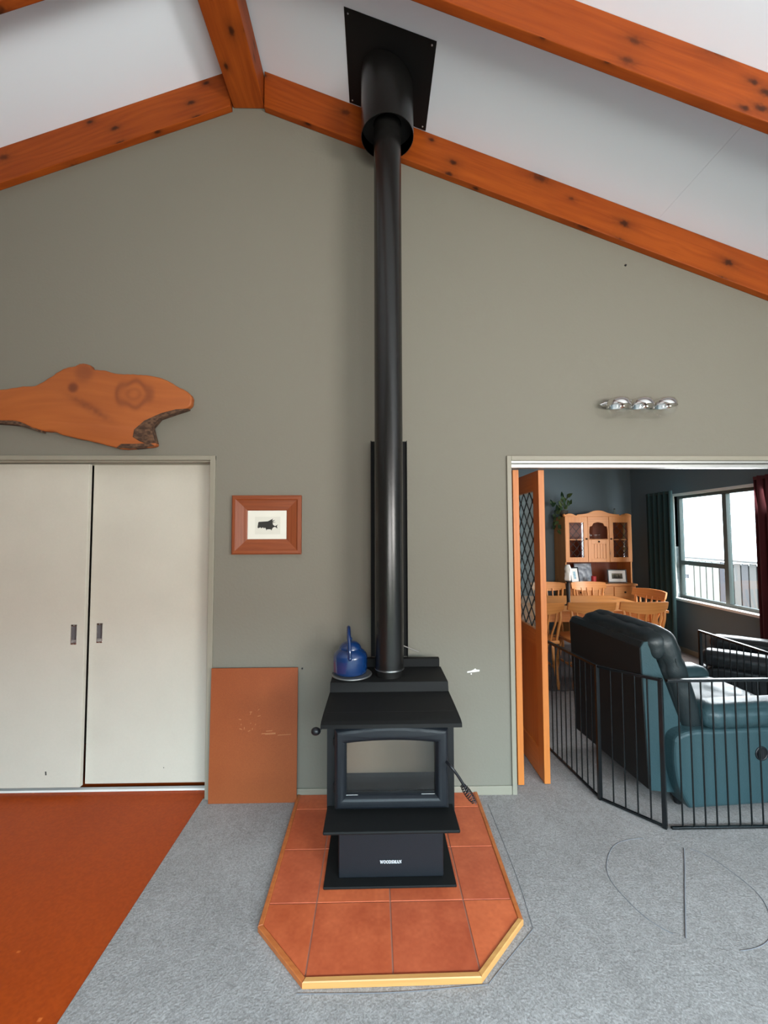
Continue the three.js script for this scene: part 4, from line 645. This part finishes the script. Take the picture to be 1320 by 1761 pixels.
// ───────── dining window and what lies outside ─────────
{
  const o = structGroup('window_1'), X = XR + 0.06, zA = -3.07, zM = -2.29, zC = -1.2, y0 = 0.70, y1 = 2.045;
  const fr = (x0, x1, ya, yb, za, zb) => slab(x0, x1, ya, yb, za, zb, 0.003);
  part(o, 'window_frame', [fr(X - 0.02, X + 0.03, y0, y0 + 0.035, zA, zC), fr(X - 0.02, X + 0.03, y1 - 0.035, y1, zA, zC), fr(X - 0.02, X + 0.03, y0 + 0.035, y1 - 0.035, zA, zA + 0.035), fr(X - 0.02, X + 0.03, y0 + 0.035, y1 - 0.035, zC - 0.035, zC), fr(X - 0.025, X + 0.03, y0 + 0.035, y1 - 0.035, zM - 0.03, zM + 0.03), fr(X - 0.025, X + 0.03, 1.135, 1.19, zA + 0.035, zM - 0.03)], mWinFrame);
  part(o, 'pane', slab(X, X + 0.004, 1.19, y1 - 0.035, zA + 0.035, zM - 0.03), mGlass); part(o, 'pane', slab(X, X + 0.004, y0 + 0.035, 1.135, zA + 0.035, zM - 0.03), mGlass); part(o, 'pane', slab(X, X + 0.004, y0 + 0.035, y1 - 0.035, zM + 0.03, zC - 0.035), mGlass);
  part(o, 'window_sill', [slab(XR - 0.06, XR + 0.04, y0 - 0.03, y0, zA - 0.03, zC + 0.03, 0.004), slab(XR - 0.012, XR + 0.04, y1, y1 + 0.035, zA - 0.03, zC + 0.03, 0.003), slab(XR - 0.012, XR + 0.04, y0, y1, zA - 0.035, zA, 0.003)], mSill);
  const curtain = (name, label, mat, za, zb, folds, x, ytop, amp) => {
    const t = thing(name, label, 'curtain', [x, 0.03, (za + zb) / 2]), N = folds * 10, A = [], B = [];
    for (let i = 0; i <= N; i++) { const z = za + (zb - za) * i / N - (za + zb) / 2, q = amp * Math.sin((i / N) * folds * 6.283); A.push([z, q]); B.push([z, q + 0.004]); }
    const s = shapeOf([...A, ...B.reverse()]), g = new THREE.ExtrudeGeometry(s, { depth: ytop - 0.03, bevelEnabled: false, steps: 12 });
    const p = g.attributes.position; for (let i = 0; i < p.count; i++) { const k = p.getZ(i) / (ytop - 0.03), f = 1 - 0.25 * Math.sin(k * Math.PI) * 0; p.setX(i, p.getX(i) * f); }
    g.applyMatrix4(new THREE.Matrix4().set(0, 1, 0, 0, 0, 0, 1, 0, 1, 0, 0, 0, 0, 0, 0, 1));
    part(t, 'cloth', toCreasedNormals(g, 0.9), mat); part(t, 'hem', [box(0.03, 0.03, zb - za - 0.02, 0.0, ytop - 0.05, 0, 0.004)], mat);
  };
  curtain('curtain', 'dark green curtain gathered beside the dining window', mCurtain, -3.34, -2.81, 5, 3.82, 2.10, 0.03);
  curtain('curtain', 'dark red curtain at the right end of the dining window', mCurtainRed, -1.74, -1.25, 5, 3.935, 2.14, 0.03);
  const g = thing('lawn', 'pale lawn outside the dining window', 'lawn', [8, -0.5, 0]); g.userData.kind = 'stuff';
  part(g, 'turf', box(7.4, 0.1, 24, 0.0, -0.05, 0), M({ color: 0x7d8a5a, roughness: 1 }));
  const f = thing('paling_fence', 'weathered timber paling fence outside the dining window', 'fence', [6.1, -0.5, -2.6]);
  const mPalW = M({ color: 0xaaa29a, roughness: 0.9 }), mPalB = M({ color: 0x3a3638, roughness: 1 }), R = rng(23), wm = [0x6c6668, 0x5f5a60, 0x7a7472].map((c) => M({ color: c, roughness: 0.9 }));
  for (let i = 0; i < 44; i++) { const z = -3.9 + i * 0.152; part(f, 'paling', box(0.018, 1.50 + R() * 0.03, 0.128, 0.0, 0.78, z + 0.9, 0.003, 'y'), z + 0.9 < -2.3 ? mPalW : wm[Math.floor(R() * 3)]); part(f, 'paling', box(0.014, 1.48, 0.1, 0.019, 0.77, z + 0.976, 0.002, 'y'), mPalB); }
  part(f, 'fence_rail', [box(0.05, 0.08, 6.8, 0.055, 1.2, 0.2), box(0.05, 0.08, 6.8, 0.055, 0.4, 0.2)], wm[1]); part(f, 'capping', [box(0.12, 0.03, 6.8, 0.0, 1.57, 0.2)], wm[2]);
}
// glazing behind the camera
{
  const o = structGroup('window_2'), bar2 = (x0, x1, y0, y1) => slab(x0, x1, y0, y1, ZB + 0.03, ZB + 0.08, 0.003);
  part(o, 'window_frame', [bar2(-1.4, 3.85, 0.08, 0.13), bar2(-1.4, 3.85, 2.05, 2.1), bar2(-1.4, -1.35, 0.13, 2.05), bar2(3.8, 3.85, 0.13, 2.05), bar2(1.19, 1.26, 0.13, 2.05)], mWinFrame);
  part(o, 'pane', slab(-1.35, 1.19, 0.13, 2.05, ZB + 0.05, ZB + 0.054), mGlass); part(o, 'pane', slab(1.26, 3.8, 0.13, 2.05, ZB + 0.05, ZB + 0.054), mGlass);

  const w4 = structGroup('window_3'), v = (y0, y1, z0, z1) => slab(XR + 0.04, XR + 0.09, y0, y1, z0, z1, 0.003);
  part(w4, 'window_frame', [v(0.85, 0.9, 2.9, 4.3), v(2.05, 2.1, 2.9, 4.3), v(0.9, 2.05, 2.9, 2.95), v(0.9, 2.05, 4.25, 4.3), v(0.9, 2.05, 3.57, 3.63)], mWinFrame);
  part(w4, 'pane', slab(XR + 0.06, XR + 0.064, 0.9, 2.05, 2.95, 3.57), mGlass); part(w4, 'pane', slab(XR + 0.06, XR + 0.064, 0.9, 2.05, 3.63, 4.25), mGlass);
  // hedge across the garden: it hides the low sky from the glazing
  const hg = new THREE.BoxGeometry(26, 2.9, 0.8, 120, 16, 4), hp = hg.attributes.position; for (let i = 0; i < hp.count; i++) { const x = hp.getX(i), y = hp.getY(i), z = hp.getZ(i), n = fbm(x * 2.3, y * 2.3, z * 2.3, 3) - 0.5; hp.setXYZ(i, x, y + n * 0.35, z + n * 0.7); } hg.computeVertexNormals();
  struct('garden_hedge', at(hg, 1, 1.25, 9.4), M({ color: 0x4c5a34, roughness: 1 }));
  struct('ground', [slab(-9, 9, -0.3, -0.2, ZB + 0.3, 30)], M({ color: 0x8a8f6a, roughness: 1 }));
}

renderer.render(scene, camera);
